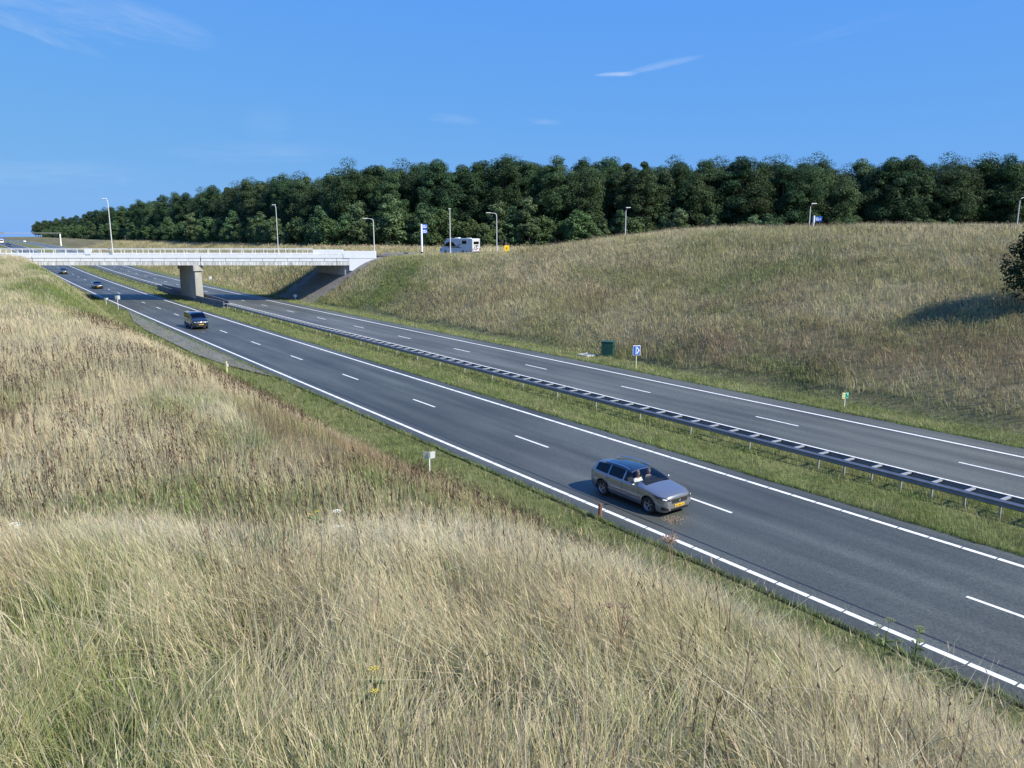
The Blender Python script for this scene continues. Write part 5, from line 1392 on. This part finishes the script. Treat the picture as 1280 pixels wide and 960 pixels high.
# ragged grass creeping over the pavement edges
for d_, sg in ((A0, 1), (A1, -1), (B1, -1)):
    X, Y, s, D = scatter(16000, 0, 120, -.10, .14, g)
    D2 = d_ + sg * (g.uniform(-.12, .22, len(X)) * vn(s * 1.3, s * 0, 61) ** 1.2)
    X, Y = -ST * s + CT * D2, CT * s + ST * D2
    m = infrustum(X, Y, 3) & (g.random(len(X)) < np.clip(40 / (s + 10), .2, 1)); X, Y = keep(m, X, Y)
    c = np.clip(np.array(FR)[None] * (1 + .3 * g.normal(size=(len(X), 1))), .02, .4)
    gm.add(*blades(X, Y, g.uniform(.05, .2, len(X)), .016 * g.uniform(.6, 1.4, len(X)), c, g, lean=.7, zoff=.02))
gm.build('verge_grass', 'short green grass on the verges and the median')

# 7 weeds among the grass
gm = GM()
# dark dock and thistle stalks with clustered heads on the near bank and the hill
def stalks(X, Y, hmin, hmax, wd, col, nb, bl, bw):
    n = len(X); h = g.uniform(hmin, hmax, n); c = np.clip(np.array(col)[None] * (1 + .25 * g.normal(size=(n, 1))), .02, .5)
    V, T, C, tip, dv_ = blades(X, Y, h, np.full(n, wd), c, g, lean=.10, wind=(-.04, .02)); gm.add(V, T, C)
    Z = ground(X, Y)
    for k in range(nb):
        t = g.uniform(.5, 1.0, n); o = g.normal(size=(n, 3)) * np.array([1, 1, .6]) * bl * .35
        tp = np.stack([X + (tip[:, 0] - X) * t, Y + (tip[:, 1] - Y) * t, Z + (tip[:, 2] - Z) * t], -1)
        dd = g.normal(size=(n, 3)) * .45 + np.array([0, 0, 1.])
        gm.add(*heads(tp, dd, bl * g.uniform(.6, 1.3, n), bw * g.uniform(.7, 1.3, n), np.clip(c * 1.05, .02, .5), g))
def weed_field(n, x0, x1, y0, y1, thr, cond, *a):
    X, Y, s, D = scatter_xy(n, x0, x1, y0, y1, g)
    m = infrustum(X, Y, 2) & (fbm(s / 8, D / 3.5, 505) > thr) & cond(X, Y, s, D); X, Y = keep(m, X, Y); stalks(X, Y, *a)
weed_field(15000, -32, 12, 13, 60, .45, lambda X, Y, s, D: (D < 15.2) & (D > -12), .55, .95, .012, (.105, .065, .05), 7, .11, .024)
weed_field(1500, -9, 12, 2.2, 12, .52, lambda X, Y, s, D: (D < 15.5), .55, .95, .008, (.17, .125, .08), 5, .05, .012)
weed_field(15000, -20, 75, 44, 110, .47, lambda X, Y, s, D: (D > 48.5) & (D < 82), .6, .95, .026, (.14, .11, .075), 5, .16, .04)
gm.build('weed_stalks', 'dark dock and thistle stalks standing in the grass')

# 8 single plants that stand out
def flower_plant(name, label, cat, group, X, Y, h, headmat, hr, nrays, rise, stemmat, leaves=0, seed=0, lean=.05):
    q = random.Random(seed); z = gz(X, Y)
    t = empty(name, (X, Y, z), q.uniform(0, 6.28), label, cat, group)
    tx, ty = q.uniform(-lean, lean) * h, q.uniform(-lean, lean) * h
    st = MB().tube([(0, 0, -.05), (tx * .3, ty * .3, h * .5), (tx, ty, h)], [.007, .006, .004], 6)
    heads_ = []
    for b in range(3 if h > .5 else 2):
        bx_, by_ = (tx, ty) if b == 0 else (tx * .6 + q.uniform(-.14, .14), ty * .6 + q.uniform(-.14, .14))
        bz_ = h if b == 0 else h * q.uniform(.74, .93)
        if b: st.tube([(tx * .4, ty * .4, h * .55), (bx_, by_, bz_)], [.004, .003], 5)
        hd = MB(); heads_.append(hd)
        for k in range(nrays):
            a = k * 2.4; rr = hr * math.sqrt((k + .5) / nrays) * (1 if b == 0 else .75)
            px_, py_, pz_ = bx_ + rr * math.cos(a), by_ + rr * math.sin(a), bz_ + rise * (1.1 - .5 * (rr / hr) ** 2)
            st.tube([(bx_, by_, bz_), (px_, py_, pz_)], .0018, 4, cap=False)
            s_ = min(hr * .16, .014)
            hd.lathe([(.001, s_ * .45), (s_ * .8, s_ * .2), (s_, -.05 * s_), (.001, -s_ * .4)], 'z', 6, (px_, py_, pz_))
    st.build('stem', stemmat, t)
    for hd in heads_: hd.build('flower_head', headmat, t)
    if leaves:
        lf = MB().tube([(0, 0, 0), (tx * .5, ty * .5, h * .9)], .008, 5)
        for k in range(leaves):
            a = q.uniform(0, 6.28); z0 = h * q.uniform(.1, .85); l_ = q.uniform(.07, .16); w_ = l_ * .22
            c, s_ = math.cos(a), math.sin(a)
            lf.add([(0, 0, z0), (c * l_ * .5 - s_ * w_, s_ * l_ * .5 + c * w_, z0 + l_ * .35), (c * l_, s_ * l_, z0 + l_ * .25), (c * l_ * .5 + s_ * w_, s_ * l_ * .5 - c * w_, z0 + l_ * .35)], [(0, 1, 2, 3)])
        lf.build('leaf_cluster', M['leaf_green'], t)
    return t
M['leaf_green'] = mat('weed leaf green', (.10, .15, .05), .6, noise=(9, .3))
M['dry_stem'] = mat('dry plant stem', (.30, .22, .13), .85, noise=(20, .25)); M['dry_head'] = mat('dry brown seed head', (.19, .13, .09), .9, noise=(30, .4))
M['petal_white'] = mat('white umbel petals', (.78, .78, .72), .8); M['petal_yellow'] = mat('yellow ragwort petals', (.75, .55, .03), .7); M['green_stem'] = mat('green plant stem', (.16, .20, .07), .8)
def spot(px, py_top, Y): 
    q = at(px, py_top, Y); return q.x, Y, q.z - gz(q.x, Y)
x, y, h = spot(842, 655, 9.2); flower_plant('dried_umbel', 'dry brown umbel plant standing up in front of the road below the silver car', 'plant', None, x, y, max(.7, h), M['dry_head'], .15, 30, .05, M['dry_stem'], 0, 1)
x, y, h = spot(775, 805, 5.4); flower_plant('dried_umbel', 'dark dried seed head in the foreground grass left of the yellow stake', 'plant', None, x, y, max(.55, h), M['dry_head'], .05, 14, .03, M['dry_stem'], 0, 2)
x, y, h = spot(705, 800, 5.2); flower_plant('dried_umbel', 'small dark dried seed head low in the middle of the foreground grass', 'plant', None, x, y, max(.5, h), M['dry_head'], .04, 12, .03, M['dry_stem'], 0, 3)
x, y, h = spot(1108, 775, 9.6); flower_plant('tall_weed', 'tall green weed rising in front of the white edge line, left of two', 'plant', None, x, y, max(.75, h), M['green_stem'], .07, 16, .05, M['green_stem'], 30, 4)
x, y, h = spot(1146, 785, 9.4); flower_plant('tall_weed', 'tall green weed rising in front of the white edge line, right of two', 'plant', None, x, y, max(.75, h), M['green_stem'], .07, 16, .05, M['green_stem'], 30, 5)
for k, (px, Y) in enumerate(((30, 11.5), (62, 12.5), (180, 11.8), (330, 12.2), (345, 11.6), (372, 12.6), (392, 13.0), (15, 9.6), (425, 9.5))):
    q = at(px, 640, Y); flower_plant('wild_carrot', 'white flowering wild carrot standing along the grassy ridge of the near bank', 'plant', 'wild carrots on the ridge', q.x, Y, .75 + .12 * (k % 3), M['petal_white'], .06, 18, .025, M['green_stem'], 6, 20 + k)
for k, (px, py, Y) in enumerate(((470, 880, 4.4), (395, 655, 8.4), (1150, 850, 7.6), (1168, 857, 7.5))):
    q = at(px, py, Y); flower_plant('ragwort', 'small yellow flowering ragwort in the foreground grass', 'plant', 'yellow flowers in the foreground', q.x, Y, max(.45, q.z - gz(q.x, Y)), M['petal_yellow'], .035, 9, .012, M['green_stem'], 14, 40 + k)
